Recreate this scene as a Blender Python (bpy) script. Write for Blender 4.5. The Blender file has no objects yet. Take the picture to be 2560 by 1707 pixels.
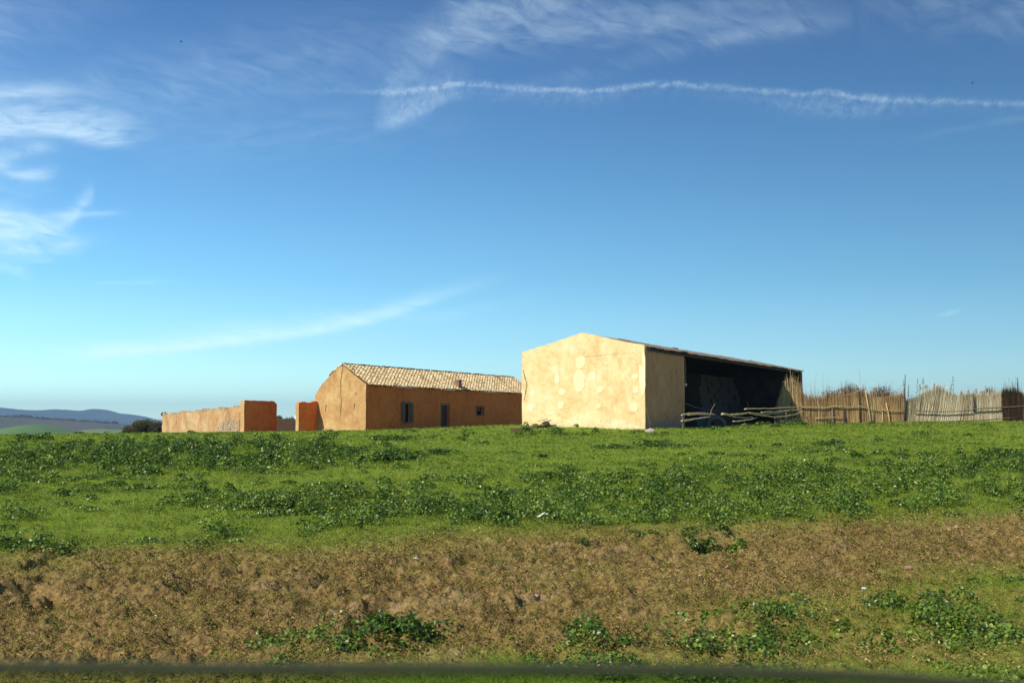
import bpy, math, random
import numpy as np
from mathutils import Vector
random.seed(7); rng = np.random.default_rng(11)
R = math.radians
scene = bpy.context.scene
COL = scene.collection

# ------------------------------------------------------------------ layout helpers
F = 2900.0                      # focal length in photo pixels (2560 wide)
TH = math.atan((1074 - 853.5) / F)   # camera tilts up a little
CT, ST = math.cos(TH), math.sin(TH)
def ray(px, py):
    u = (px - 1280) / F; v = (853.5 - py) / F
    return (u, CT - ST * v, ST + CT * v)
def at(px, py, Y):
    r = ray(px, py); k = Y / r[1]
    return Vector((r[0] * k, Y, r[2] * k))

# ------------------------------------------------------------------ noise (numpy)
def _h(ix, iy, seed):
    n = (ix * 374761393 + iy * 668265263 + seed * 1442695041) & 0xFFFFFFFF
    n = ((n ^ (n >> 13)) * 1274126177) & 0xFFFFFFFF
    n = n ^ (n >> 16)
    return (n & 0xFFFFFF) / float(0xFFFFFF)
def vnoise(x, y, seed=0):
    x = np.asarray(x, float); y = np.asarray(y, float)
    ix = np.floor(x).astype(np.int64); iy = np.floor(y).astype(np.int64)
    fx = x - ix; fy = y - iy
    fx = fx * fx * (3 - 2 * fx); fy = fy * fy * (3 - 2 * fy)
    a = _h(ix, iy, seed); b = _h(ix + 1, iy, seed); c = _h(ix, iy + 1, seed); d = _h(ix + 1, iy + 1, seed)
    return (a + (b - a) * fx) * (1 - fy) + (c + (d - c) * fx) * fy
def fbm(x, y, seed=0, o=4):
    s = 0; a = 0.5; t = 0
    for i in range(o):
        s = s + a * vnoise(x * 2 ** i, y * 2 ** i, seed + i * 17); t += a; a *= 0.5
    return s / t          # 0..1

# ------------------------------------------------------------------ terrain
PY_ = np.array([-400, -30, 0, 5, 9, 16, 30, 50, 65, 85, 105, 140, 220, 600, 1500, 12000.])
PZ_ = np.array([-1.7, -1.6, -1.6, -1.78, -1.93, -1.65, -1.12, -.46, -.04, .0, -.1, -1.2, -7, -34, -60, -70.])
_yy = np.concatenate([np.arange(-400, 240, 1.0), np.arange(240, 12001, 20.0)])
_zz = np.interp(_yy, PY_, PZ_)
_n = 640; _ker = np.ones(7) / 7
_zz[6:_n - 6] = np.convolve(_zz[:_n], _ker, 'same')[6:_n - 6]
U = np.array((math.sin(R(29.6)), math.cos(R(29.6))))      # long direction of both buildings
N = np.array((U[1], -U[0]))                               # outward from their shaded long side
C0 = np.array((7.10, 62.0))                               # barn, near right corner
H0 = np.array((-10.32, 82.0))                             # house, near right corner
def bank(x, y):
    """1 on the worn brown verge, 0 on the green field"""
    wob = (fbm(x * .35, y * .5, 3, 3) - .5) * 4.2 + (fbm(x * 2.2, y * 2.2, 5, 3) - .5) * 1.4
    far = 17.3 + .30 * x + .006 * x * x + wob * .55
    far = 1 / (1 + np.exp(-(far - y) * 1.5))
    gx = x - 3.9; g = 1 / (1 + np.exp(-((13.3 + wob * .8) - y) * 1.6)) / (1 + np.exp(-(gx * 1.0 + wob * .5)))
    g2 = 1 / (1 + np.exp(-((9.1 + wob * .55) - y) * 2.2)) * np.clip((x + 2.2) / 2., 0, 1)
    g3 = 1 / (1 + np.exp(-((8.2 + wob * .3) - y) * 3))
    return far * (1 - np.clip(g * 1.15 + g2 * .85 + g3, 0, 1) * .97)
def ground_smooth(x, y):
    z = np.interp(y, _yy, _zz) + .0125 * x * np.clip(y / 80, 0, 1.25) * np.clip(1 - (y - 120) / 200, 0, 1)
    s = x * 0
    # small rises: at the barn's near left corner, along the barn's open side
    for cx, cy, rx, ry, a in ((0.3, 66, 6, 5, .27), (3, 58, 7, 4, .05), (14, 74, 5, 5, .12), (17.3, 78.5, 4, 3.5, .12), (28, 86, 12, 10, .14)):
        s = s + a * np.exp(-((x - cx) / rx) ** 2 - ((y - cy) / ry) ** 2)
    return z + s
def ground(x, y):
    x = np.asarray(x, float); y = np.asarray(y, float)
    z = ground_smooth(x, y)
    near = np.clip(1 - (y - 60) / 60, 0, 1)
    z = z + (fbm(x * .22, y * .22, 21, 3) - .5) * .16 * near * np.clip(1 - (y - 40) / 40, .35, 1)
    z = z + (fbm(x * 1.1, y * 1.1, 31, 3) - .5) * .09 * near
    b = bank(x, y) * np.clip(1 - (y - 24) / 10, 0, 1)
    lum = fbm(x * 3.4, y * 3.4, 41, 4) - .5
    clod = fbm(x * 9, y * 14, 47, 4) - .5
    pits = np.clip(.385 - fbm(x * 1.5 + 9, y * 1.5, 51, 3), 0, 1) * 1.0
    return z + b * (lum * .30 + clod * .20 - pits * 1.25)
def hit(px, py):
    r = ray(px, py); best = None; y = 5.0
    while y < 140:
        k = y / r[1]
        if r[2] * k <= float(ground_smooth(np.array(r[0] * k), np.array(y))): return np.array((r[0] * k, y))
        y += .05
    k = 100 / r[1]; return np.array((r[0] * k, 100.))

# ------------------------------------------------------------------ mesh helpers
WLOC = {}
def tag(o, label=None, cat=None, group=None, kind=None):
    if label: o['label'] = label
    if cat: o['category'] = cat
    if group: o['group'] = group
    if kind: o['kind'] = kind
    return o
def thing(name, loc, label, cat, group=None):
    o = bpy.data.objects.new(name, None); COL.objects.link(o); o.location = loc; o.empty_display_size = .2
    WLOC[o.name] = Vector(loc)
    return tag(o, label, cat, group)
def link_mesh(name, me, mat, parent=None, loc=(0, 0, 0)):
    o = bpy.data.objects.new(name, me); COL.objects.link(o)
    if mat: me.materials.append(mat)
    if parent is not None:
        o.parent = parent; WLOC[o.name] = WLOC[parent.name]
    else:
        o.location = loc; WLOC[o.name] = Vector(loc)
    return o
def npmesh(name, V, Fc, mat, parent=None, loc=(0, 0, 0), attrs=None, smooth=False):
    """V (n,3) world coordinates, Fc (m,k) faces"""
    base = np.array(WLOC[parent.name] if parent is not None else loc)
    V = np.asarray(V, float) - base; Fc = np.asarray(Fc)
    me = bpy.data.meshes.new(name)
    me.vertices.add(len(V)); me.vertices.foreach_set('co', V.astype(np.float32).ravel())
    m, k = Fc.shape
    me.loops.add(m * k); me.loops.foreach_set('vertex_index', Fc.astype(np.int32).ravel())
    me.polygons.add(m); me.polygons.foreach_set('loop_start', np.arange(0, m * k, k, dtype=np.int32))
    try: me.polygons.foreach_set('loop_total', np.full(m, k, dtype=np.int32))
    except Exception: pass
    if smooth: me.polygons.foreach_set('use_smooth', np.ones(m, bool))
    me.update(calc_edges=True)
    for an, av in (attrs or {}).items():
        a = me.attributes.new(an, 'FLOAT', 'POINT'); a.data.foreach_set('value', np.asarray(av, np.float32))
    return link_mesh(name, me, mat, parent, loc)
class MB:
    def __init__(s): s.v = []; s.f = []
    def face(s, pts):
        i = len(s.v); s.v += [tuple(p) for p in pts]; s.f.append(tuple(range(i, i + len(pts))))
    def hexa(s, b, t):
        i = len(s.v); s.v += [tuple(p) for p in b] + [tuple(p) for p in t]
        s.f += [(i + 3, i + 2, i + 1, i), (i + 4, i + 5, i + 6, i + 7)]
        for k in range(4):
            j = (k + 1) % 4; s.f.append((i + k, i + j, i + 4 + j, i + 4 + k))
    def box(s, o, a, b, c):
        o = Vector(o); a = Vector(a); b = Vector(b); c = Vector(c)
        s.hexa([o, o + a, o + a + b, o + b], [o + c, o + a + c, o + a + b + c, o + b + c])
    def tube(s, pts, rad, n=6, cap=True, wob=0):
        pts = [Vector(p) for p in pts]; base = len(s.v)
        for i, p in enumerate(pts):
            t = (pts[min(i + 1, len(pts) - 1)] - pts[max(i - 1, 0)]).normalized()
            a = t.orthogonal().normalized() if abs(t.z) > .9 else t.cross(Vector((0, 0, 1))).normalized()
            b = t.cross(a); r = rad[i] if hasattr(rad, '__len__') else rad
            for k in range(n):
                q = 2 * math.pi * k / n; rr = r * (1 + wob * (random.random() - .5))
                s.v.append(tuple(p + a * math.cos(q) * rr + b * math.sin(q) * rr))
        for i in range(len(pts) - 1):
            for k in range(n):
                j = (k + 1) % n
                s.f.append((base + i * n + k, base + i * n + j, base + (i + 1) * n + j, base + (i + 1) * n + k))
        if cap:
            s.f.append(tuple(base + k for k in range(n))[::-1]); e = base + (len(pts) - 1) * n
            s.f.append(tuple(e + k for k in range(n)))
    def build(s, name, mat, parent=None, loc=(0, 0, 0), smooth=False):
        base = WLOC[parent.name] if parent is not None else Vector(loc)
        me = bpy.data.meshes.new(name); me.from_pydata([tuple(Vector(v) - base) for v in s.v], [], s.f)
        if smooth: me.polygons.foreach_set('use_smooth', [True] * len(me.polygons))
        me.update(); return link_mesh(name, me, mat, parent, loc)

# ------------------------------------------------------------------ materials
def newmat(name):
    m = bpy.data.materials.new(name); m.use_nodes = True; nt = m.node_tree; nt.nodes.clear()
    out = nt.nodes.new('ShaderNodeOutputMaterial'); return m, nt, out
def nd(nt, typ, **kw):
    n = nt.nodes.new(typ)
    for k, v in kw.items():
        if k.startswith('i_'): n.inputs[k[2:].replace('_', ' ')].default_value = v
        else: setattr(n, k, v)
    return n
def ramp(nt, fac, stops, interp='LINEAR'):
    r = nt.nodes.new('ShaderNodeValToRGB'); r.color_ramp.interpolation = interp
    e = r.color_ramp.elements
    while len(e) > 1: e.remove(e[-1])
    e[0].position = stops[0][0]; e[0].color = (*stops[0][1], 1)
    for p, c in stops[1:]:
        q = e.new(p); q.color = (*c, 1)
    nt.links.new(fac, r.inputs[0]); return r.outputs[0]
def noise(nt, scale, detail=4, rough=.55, vec=None, mapping=None, dist=0):
    n = nd(nt, 'ShaderNodeTexNoise'); n.inputs['Scale'].default_value = scale; n.inputs['Detail'].default_value = detail
    n.inputs['Roughness'].default_value = rough; n.inputs['Distortion'].default_value = dist
    if vec is None:
        tc = nd(nt, 'ShaderNodeTexCoord'); vec = tc.outputs['Object']
    if mapping:
        mp = nd(nt, 'ShaderNodeMapping'); mp.inputs['Scale'].default_value = mapping; nt.links.new(vec, mp.inputs[0]); vec = mp.outputs[0]
    nt.links.new(vec, n.inputs['Vector']); return n.outputs['Fac']
def mixc(nt, fac, a, b, mode='MIX'):
    m = nd(nt, 'ShaderNodeMix', data_type='RGBA', blend_type=mode)
    for s, v in ((m.inputs[0], fac), (m.inputs[6], a), (m.inputs[7], b)):
        if isinstance(v, (int, float)): s.default_value = v
        elif isinstance(v, tuple): s.default_value = (*v, 1) if len(v) == 3 else v
        else: nt.links.new(v, s)
    return m.outputs[2]
def math_(nt, op, a, b=0.0, c=0.0, clamp=False):
    m = nd(nt, 'ShaderNodeMath', operation=op); m.use_clamp = clamp
    for s, v in zip(m.inputs, (a, b, c)):
        if isinstance(v, (int, float)): s.default_value = v
        else: nt.links.new(v, s)
    return m.outputs[0]
def bsdf(nt, out, col, rough=.85, bump=None, bstr=.3, bdist=.02, spec=.3):
    p = nd(nt, 'ShaderNodeBsdfPrincipled'); p.inputs['Roughness'].default_value = rough
    p.inputs['Specular IOR Level'].default_value = spec
    if isinstance(col, tuple): p.inputs['Base Color'].default_value = (*col, 1)
    else: nt.links.new(col, p.inputs['Base Color'])
    if bump is not None:
        b = nd(nt, 'ShaderNodeBump'); b.inputs['Strength'].default_value = bstr; b.inputs['Distance'].default_value = bdist
        nt.links.new(bump, b.inputs['Height']); nt.links.new(b.outputs[0], p.inputs['Normal'])
    nt.links.new(p.outputs[0], out.inputs[0]); return p
def simple(name, c1, c2, scale=6, rough=.85, bstr=.4, bdist=.02, spec=.3, mapping=None, detail=5):
    m, nt, out = newmat(name); f = noise(nt, scale, detail, .6, mapping=mapping)
    bsdf(nt, out, ramp(nt, f, [(.3, c1), (.7, c2)]), rough, f, bstr, bdist, spec); return m
def plaster(name, base, light, dark, worn, base_z, streak=True):
    """lime plaster with patches, vertical wash streaks and a worn stony foot"""
    m, nt, out = newmat(name)
    tc = nd(nt, 'ShaderNodeTexCoord'); g = nd(nt, 'ShaderNodeNewGeometry')
    big = noise(nt, .55, 6, .62); mid = noise(nt, 2.6, 6, .65); fine = noise(nt, 17, 5, .65)
    c = ramp(nt, big, [(.36, dark), (.5, base), (.62, light)])
    c2 = ramp(nt, mid, [(.32, tuple(x * .66 for x in base)), (.5, base), (.68, light)])
    c = mixc(nt, .5, c, c2)
    bl = noise(nt, 1.15, 7, .7, dist=.6)
    c = mixc(nt, ramp(nt, bl, [(.54, (0,) * 3), (.60, (.45,) * 3), (.7, (.6,) * 3)]), c, light)
    c = mixc(nt, ramp(nt, bl, [(.34, (.5,) * 3), (.41, (0,) * 3)]), c, tuple(x * .85 for x in dark))
    if streak:
        st = noise(nt, 1.3, 5, .6, mapping=(3.2, 3.2, .22))
        c = mixc(nt, ramp(nt, st, [(.52, (0, 0, 0)), (.75, (.22, .22, .22))]), c, tuple(x * .62 for x in dark))
    c = mixc(nt, ramp(nt, fine, [(.35, (.28,) * 3), (.5, (0,) * 3)]), c, tuple(x * .6 for x in dark))
    # foot wear: height above the wall's foot plus noise
    sx = nd(nt, 'ShaderNodeSeparateXYZ'); nt.links.new(g.outputs['Position'], sx.inputs[0])
    hgt = math_(nt, 'SUBTRACT', sx.outputs[2], base_z)
    hh = math_(nt, 'ADD', hgt, math_(nt, 'MULTIPLY', math_(nt, 'SUBTRACT', mid, .5), 1.6))
    w = ramp(nt, hh, [(.0, (1, 1, 1)), (.45, (0, 0, 0))])
    c = mixc(nt, math_(nt, 'MULTIPLY', w, .8), c, ramp(nt, fine, [(.4, tuple(x * .6 for x in worn)), (.6, worn)]))
    bp = math_(nt, 'ADD', math_(nt, 'MULTIPLY', mid, 1.0), math_(nt, 'MULTIPLY', fine, .5))
    bsdf(nt, out, c, .93, bp, .55, .05, .15)
    return m
M = {}
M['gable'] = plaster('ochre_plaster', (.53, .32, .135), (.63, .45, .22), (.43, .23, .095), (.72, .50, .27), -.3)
M['facade'] = plaster('red_plaster', (.80, .20, .046), (.82, .25, .066), (.68, .155, .036), (.50, .165, .06), -.35)
M['barn'] = plaster('cream_plaster', (.78, .60, .31), (.82, .71, .45), (.70, .48, .215), (.78, .66, .42), .0)
M['patch'] = simple('new_plaster', (.80, .64, .34), (.92, .82, .56), 2.2, .9, .2)
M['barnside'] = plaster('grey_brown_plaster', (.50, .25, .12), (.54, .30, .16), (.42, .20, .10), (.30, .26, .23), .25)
M['adobe'] = plaster('adobe_plaster', (.50, .30, .14), (.64, .47, .27), (.38, .19, .08), (.56, .45, .30), -.45)
M['rubble'] = simple('rubble_stone', (.28, .2, .12), (.62, .5, .34), 5, .95, 1, .08)
M['crack'] = simple('crack', (.10, .055, .03), (.16, .09, .05), 9)
M['barn_shade'] = simple('shaded_interior', (.030, .021, .014), (.065, .048, .034), 1.4, .95)  # near-black: darkness of the barn interior put into the colour
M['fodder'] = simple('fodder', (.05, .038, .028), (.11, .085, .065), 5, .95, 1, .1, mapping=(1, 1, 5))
M['wood'] = simple('weathered_wood', (.05, .03, .018), (.13, .085, .05), 8, .85, mapping=(4, 4, .6))
M['shutter'] = simple('grey_shutter', (.12, .085, .06), (.19, .14, .10), 8, .8, mapping=(6, 6, .5))
M['darkwood_and_shade'] = simple('dark_door_and_shade', (.055, .03, .02), (.095, .055, .035), 7, .8, mapping=(6, 6, .5))  # wood of the door; also the back yard wall's shade as dark tone
M['frame'] = simple('mortar_frame', (.2, .12, .08), (.3, .19, .13), 7, .9)
M['dark'] = simple('dark_interior', (.004, .004, .004), (.01, .01, .01), 3, 1)  # near-black colour holds the darkness inside the house
M['sheet'] = simple('roof_sheet', (.12, .085, .065), (.3, .24, .19), 2.5, .8, .3)
M['branch'] = simple('peeled_branch', (.42, .29, .14), (.66, .52, .3), 7, .8, .5, .02)
M['twig'] = simple('grey_branch', (.11, .085, .06), (.24, .19, .14), 7, .9)
M['pole'] = simple('dark_pole', (.035, .025, .03), (.085, .06, .055), 7, .9)
M['rubber'] = simple('tyre_rubber', (.08, .078, .07), (.2, .19, .17), 9, .8, .5, .01)
M['blue'] = simple('blue_plastic', (.012, .022, .08), (.02, .035, .11), 4, .5)
M['teal'] = simple('teal_plastic', (.02, .08, .07), (.03, .11, .095), 4, .5)
M['white'] = simple('white_plastic', (.75, .76, .76), (.88, .88, .86), 9, .45, .5)
M['stone'] = simple('pale_stone', (.38, .29, .2), (.6, .5, .38), 14, .9, .8, .01)
M['pink'] = simple('pinkish_stone', (.26, .13, .10), (.36, .20, .15), 14, .9, .8, .01)
M['bird'] = simple('bird_dark', (.02, .03, .04), (.04, .05, .06), 20, .8)

def leafmat(name, stops, rough=.5, spec=.5, trans=.25, attr='tint'):
    m, nt, out = newmat(name)
    a = nd(nt, 'ShaderNodeAttribute', attribute_name=attr)
    col = ramp(nt, a.outputs['Fac'], stops)
    p = bsdf(nt, out, col, rough, spec=spec)
    tr = nd(nt, 'ShaderNodeBsdfTranslucent'); nt.links.new(mixc(nt, 1.0, col, (1.0, 1.15, .55), 'MULTIPLY'), tr.inputs[0])
    mx = nd(nt, 'ShaderNodeMixShader'); mx.inputs[0].default_value = trans
    nt.links.new(p.outputs[0], mx.inputs[1]); nt.links.new(tr.outputs[0], mx.inputs[2]); nt.links.new(mx.outputs[0], out.inputs[0])
    return m
M['blade'] = leafmat('grass_blade', [(0, (.08, .14, .016)), (.3, (.18, .275, .026)), (.7, (.29, .37, .042)), (.93, (.35, .36, .06)), (1, (.42, .33, .12))], .6, .25, .36)
M['mallow'] = leafmat('mallow_leaf', [(0, (.024, .058, .006)), (.35, (.062, .125, .014)), (.7, (.13, .215, .030)), (.93, (.24, .32, .05)), (1, (.42, .32, .04))], .36, .5, .26)
M['herb'] = leafmat('turf_herb', [(0, (.03, .06, .01)), (.35, (.085, .15, .02)), (.75, (.19, .27, .035)), (.95, (.32, .33, .05)), (1, (.5, .38, .05))], .5, .35, .3)
M['straw'] = leafmat('dry_grass', [(0, (.08, .048, .018)), (.3, (.23, .155, .052)), (.6, (.38, .275, .095)), (.85, (.50, .38, .16)), (.95, (.62, .50, .27)), (1, (.20, .23, .035))], .85, .15, .15)
M['bushleaf'] = leafmat('olive_leaf', [(0, (.045, .04, .022)), (.5, (.095, .088, .045)), (1, (.17, .155, .08))], .6, .3, .15)
M['drybush'] = leafmat('dry_shrub', [(0, (.035, .02, .012)), (.5, (.11, .065, .03)), (1, (.24, .15, .06))], .8, .2, .2)
M['reed'] = leafmat('golden_reed', [(0, (.16, .085, .035)), (.4, (.46, .29, .125)), (.75, (.70, .49, .23)), (1, (.85, .70, .42))], .7, .3, .12)
M['palereed'] = leafmat('pale_reed', [(0, (.15, .115, .065)), (.35, (.47, .37, .22)), (.75, (.76, .64, .42)), (1, (.88, .78, .56))], .65, .35, .12)
M['plume'] = leafmat('reed_plume', [(0, (.2, .14, .11)), (.5, (.4, .31, .24)), (1, (.6, .52, .4))], .9, .1, .3)
M['tile'] = leafmat('clay_tile', [(0, (.2, .115, .05)), (.3, (.42, .28, .13)), (.65, (.62, .47, .25)), (1, (.80, .68, .45))], .85, .2, 0.0)

# ground material
def ground_mat():
    m, nt, out = newmat('field_ground')
    a = nd(nt, 'ShaderNodeAttribute', attribute_name='bank')
    n1 = noise(nt, 1.1, 6, .65); n2 = noise(nt, 7, 6, .7); n3 = noise(nt, 30, 4, .7)
    green = ramp(nt, n2, [(.3, (.08, .135, .016)), (.48, (.19, .275, .028)), (.7, (.29, .34, .045))])
    green = mixc(nt, ramp(nt, n1, [(.45, (0,) * 3), (.7, (.6,) * 3)]), green, (.15, .17, .03))
    green = mixc(nt, ramp(nt, n1, [(.24, (.6,) * 3), (.36, (0,) * 3)]), green, (.24, .15, .06))
    soil = ramp(nt, n3, [(.28, (.06, .036, .013)), (.42, (.19, .12, .045)), (.58, (.36, .235, .10)), (.75, (.58, .42, .22))])
    soil = mixc(nt, ramp(nt, n2, [(.4, (.0,) * 3), (.6, (.65,) * 3)]), soil, (.22, .17, .05))
    soil = mixc(nt, ramp(nt, n1, [(.56, (0,) * 3), (.7, (.6,) * 3)]), soil, (.46, .33, .19))
    n4 = noise(nt, 13, 5, .65)
    soil = mixc(nt, ramp(nt, n4, [(.36, (.75,) * 3), (.5, (0,) * 3)]), soil, (.06, .038, .016))
    soil = mixc(nt, ramp(nt, n4, [(.60, (0,) * 3), (.72, (.6,) * 3)]), soil, (.52, .38, .19))
    c = mixc(nt, a.outputs['Fac'], green, soil)
    bp = math_(nt, 'ADD', n2, math_(nt, 'MULTIPLY', n3, .6))
    bsdf(nt, out, c, .95, bp, 1.0, .05, .1); return m
M['ground'] = ground_mat()

# ------------------------------------------------------------------ ground sheet
ys = np.concatenate([np.arange(-30, 6.5, 1.0), np.arange(6.5, 8, .1), np.arange(8, 23, .032)])
y = 23.; st = .034; ext = []
while y < 130: ext.append(y); st *= 1.0085; y += st
while y < 11500: ext.append(y); st *= 1.09; y += st
ys = np.concatenate([ys, np.array(ext)])
nc = 760
tt = np.linspace(-1, 1, nc); tt = np.sign(tt) * np.abs(tt) ** 1.15
half = .50 * np.abs(ys) + 2.2 + np.clip(ys - 100, 0, None) * .6 + np.clip(8 - ys, 0, None) * 2
X = half[:, None] * tt[None, :]; Yg = np.repeat(ys[:, None], nc, 1)
Z = ground(X, Yg)
nr = len(ys)
idx = np.arange(nr * nc).reshape(nr, nc)
Fg = np.stack([idx[:-1, :-1], idx[:-1, 1:], idx[1:, 1:], idx[1:, :-1]], -1).reshape(-1, 4)
bm_ = bank(X, Yg)
# worn earth at the foot of the walls and inside the barn
def uv(x, y, o): return (x - o[0]) * U[0] + (y - o[1]) * U[1], (x - o[0]) * N[0] + (y - o[1]) * N[1]
ub, vb = uv(X, Yg, C0); uh, vh = uv(X, Yg, H0)
bm_ = np.maximum(bm_, ((ub > .1) & (ub < 32) & (vb > -7.7) & (vb < .1)) * 1.0)
g = npmesh('ground', np.stack([X, Yg, Z], -1).reshape(-1, 3), Fg, M['ground'], attrs={'bank': bm_.ravel()}, smooth=True)
tag(g, 'grassy field with a worn brown verge, sloping up to the farm buildings', None, None, 'structure')

# ------------------------------------------------------------------ far hills (structure)
def hillmat(name, cols, s1, s2=None):
    m, nt, out = newmat(name); f = noise(nt, s1, 6, .6); f2 = noise(nt, s2 or s1 * 4, 5, .6, mapping=(.35, 1, 1))
    c = mixc(nt, .4, ramp(nt, f, cols, 'LINEAR'), ramp(nt, f2, cols)); bsdf(nt, out, c, .95, f2, .5, 5, .1); return m
def ridge(name, prof, Yc, depth, mat, label, rough, x0, x1, nx=260, ny=40, seed=0, front=None):
    px = np.array([p[0] for p in prof], float); hz = (1074 - np.array([p[1] for p in prof], float)) / F * Yc
    xs = np.linspace(x0, x1, nx); front = front or depth
    fr = np.linspace(-1, 1, ny)
    V = []
    cx = (xs / Yc * F) + 1280
    H = np.interp(cx, px, hz)
    base = -75.
    for t in fr:
        yy = Yc + (t * front if t < 0 else t * depth)
        w = (.5 + .5 * math.cos(math.pi * t)) ** .85
        nz = (fbm(xs / Yc * 26 + seed, np.full(nx, yy / Yc * 26), seed, 5) - .5) * rough
        z = base + (H - base) * w + nz * (1 - .8 * (w ** 6))
        V.append(np.stack([xs, np.full(nx, yy), z], -1))
    V = np.concatenate(V); ii = np.arange(nx * ny).reshape(ny, nx)
    Fc = np.stack([ii[:-1, :-1], ii[:-1, 1:], ii[1:, 1:], ii[1:, :-1]], -1).reshape(-1, 4)
    return tag(npmesh(name, V, Fc, mat, smooth=True), label, None, None, 'structure')
ridge('mountains', [(-1500, 1030), (-500, 1012), (-100, 1016), (0, 1019.5), (60, 1024), (100, 1025.5), (150, 1023.5), (180, 1026), (196, 1030.5), (215, 1026), (237, 1021.5), (258, 1025), (278, 1034), (305, 1033), (325, 1036), (350, 1044), (400, 1054), (470, 1062), (700, 1070), (1200, 1078), (4000, 1080)],
      7000, 1500, hillmat('mountain_scrub', [(.3, (.035, .04, .035)), (.55, (.06, .06, .05)), (.72, (.16, .13, .11))], .0016, .006),
      'blue hazy mountain ridge on the left horizon', 95, -7200, 3000, 420, 60, 3)
ridge('brown_hills', [(-900, 1046), (-200, 1040), (0, 1044), (70, 1043), (120, 1049), (200, 1054), (260, 1058), (330, 1061), (420, 1066), (600, 1072), (1500, 1082), (3000, 1084)],
      2600, 500, hillmat('brown_scrub', [(.32, (.055, .05, .035)), (.5, (.12, .09, .065)), (.62, (.08, .085, .045)), (.75, (.10, .14, .045))], .006, .02),
      'brown and olive hills in front of the mountains', 26, -2900, 900, 300, 46, 9, 900)
ridge('green_hill', [(-900, 1086), (-60, 1080), (-10, 1076), (30, 1070), (70, 1062), (100, 1060), (130, 1064), (165, 1075), (200, 1085), (260, 1092), (900, 1100)],
      1250, 260, hillmat('green_crop', [(.3, (.10, .19, .05)), (.7, (.13, .23, .06))], .01, .04),
      'rounded bright green crop hill left of the bush', 5, -1300, -150, 200, 40, 14, 330)
ridge('crop_fields', [(-900, 1084), (0, 1082), (180, 1086), (205, 1078), (235, 1071), (300, 1073), (350, 1076), (430, 1080), (900, 1090)],
      1700, 260, hillmat('pale_crop', [(.35, (.13, .2, .06)), (.5, (.17, .25, .08)), (.62, (.07, .075, .045))], .008, .03),
      'pale green strip of field below the brown hills', 5, -1800, -200, 200, 36, 23, 300)

# ------------------------------------------------------------------ leaf clouds
def rand_unit(n):
    v = rng.normal(size=(n, 3)); return v / np.linalg.norm(v, axis=1)[:, None]
def leaves(C, Nn, S, aspect=1.0, fold=.25):
    """folded six-sided leaves: centres C, normals Nn, half sizes S"""
    n = len(C); t = np.cross(Nn, rand_unit(n)); t /= np.linalg.norm(t, axis=1)[:, None] + 1e-9
    b = np.cross(Nn, t); S = S[:, None]
    mid = 1 * S; wid = aspect * S; up = fold * S * Nn
    P = [C - t * mid, C - t * mid * .5 + b * wid * .85 + up, C + t * mid * .5 + b * wid * .85 + up, C + t * mid * .9,
         C + t * mid * .5 - b * wid * .85 + up, C - t * mid * .5 - b * wid * .85 + up]
    V = np.stack(P, 1).reshape(-1, 3); i = (np.arange(n) * 6)[:, None]
    Fc = np.concatenate([i + np.array([[0, 1, 2, 3]]), i + np.array([[0, 3, 4, 5]])], 1).reshape(-1, 4)
    return V, Fc
def mallow(px_, py_, rad, hgt, n, size=.042, t0=.0):
    """one leafy low plant; returns verts, faces, tints"""
    r = np.sqrt(rng.random(n)) * rad; a = rng.random(n) * 2 * np.pi
    x = px_ + r * np.cos(a); y = py_ + r * np.sin(a)
    top = np.sqrt(np.clip(1 - (r / rad) ** 2 * .85, 0, 1)) * hgt
    lay = 1 - rng.random(n) ** 2 * .75
    z = ground(x, y) + top * lay + .01
    C = np.stack([x, y, z], 1)
    nn = np.stack([np.cos(a) * r / rad * .6, np.sin(a) * r / rad * .6, np.ones(n) * .9], 1) + rng.normal(size=(n, 3)) * .5
    nn /= np.linalg.norm(nn, axis=1)[:, None]
    V, Fc = leaves(C, nn, size * (.6 + .8 * rng.random(n)))
    tint = np.clip(rng.random(n) ** 1.3 * .75 + lay * .15 + t0, 0, .92); tint[rng.random(n) < .004] = 1
    return V, Fc, np.repeat(tint, 6)
def gather(lst):
    V = []; Fc = []; T = []; k = 0
    for v, f, t in lst:
        V.append(v); Fc.append(f + k); T.append(t); k += len(v)
    return np.concatenate(V), np.concatenate(Fc), np.concatenate(T)

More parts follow.
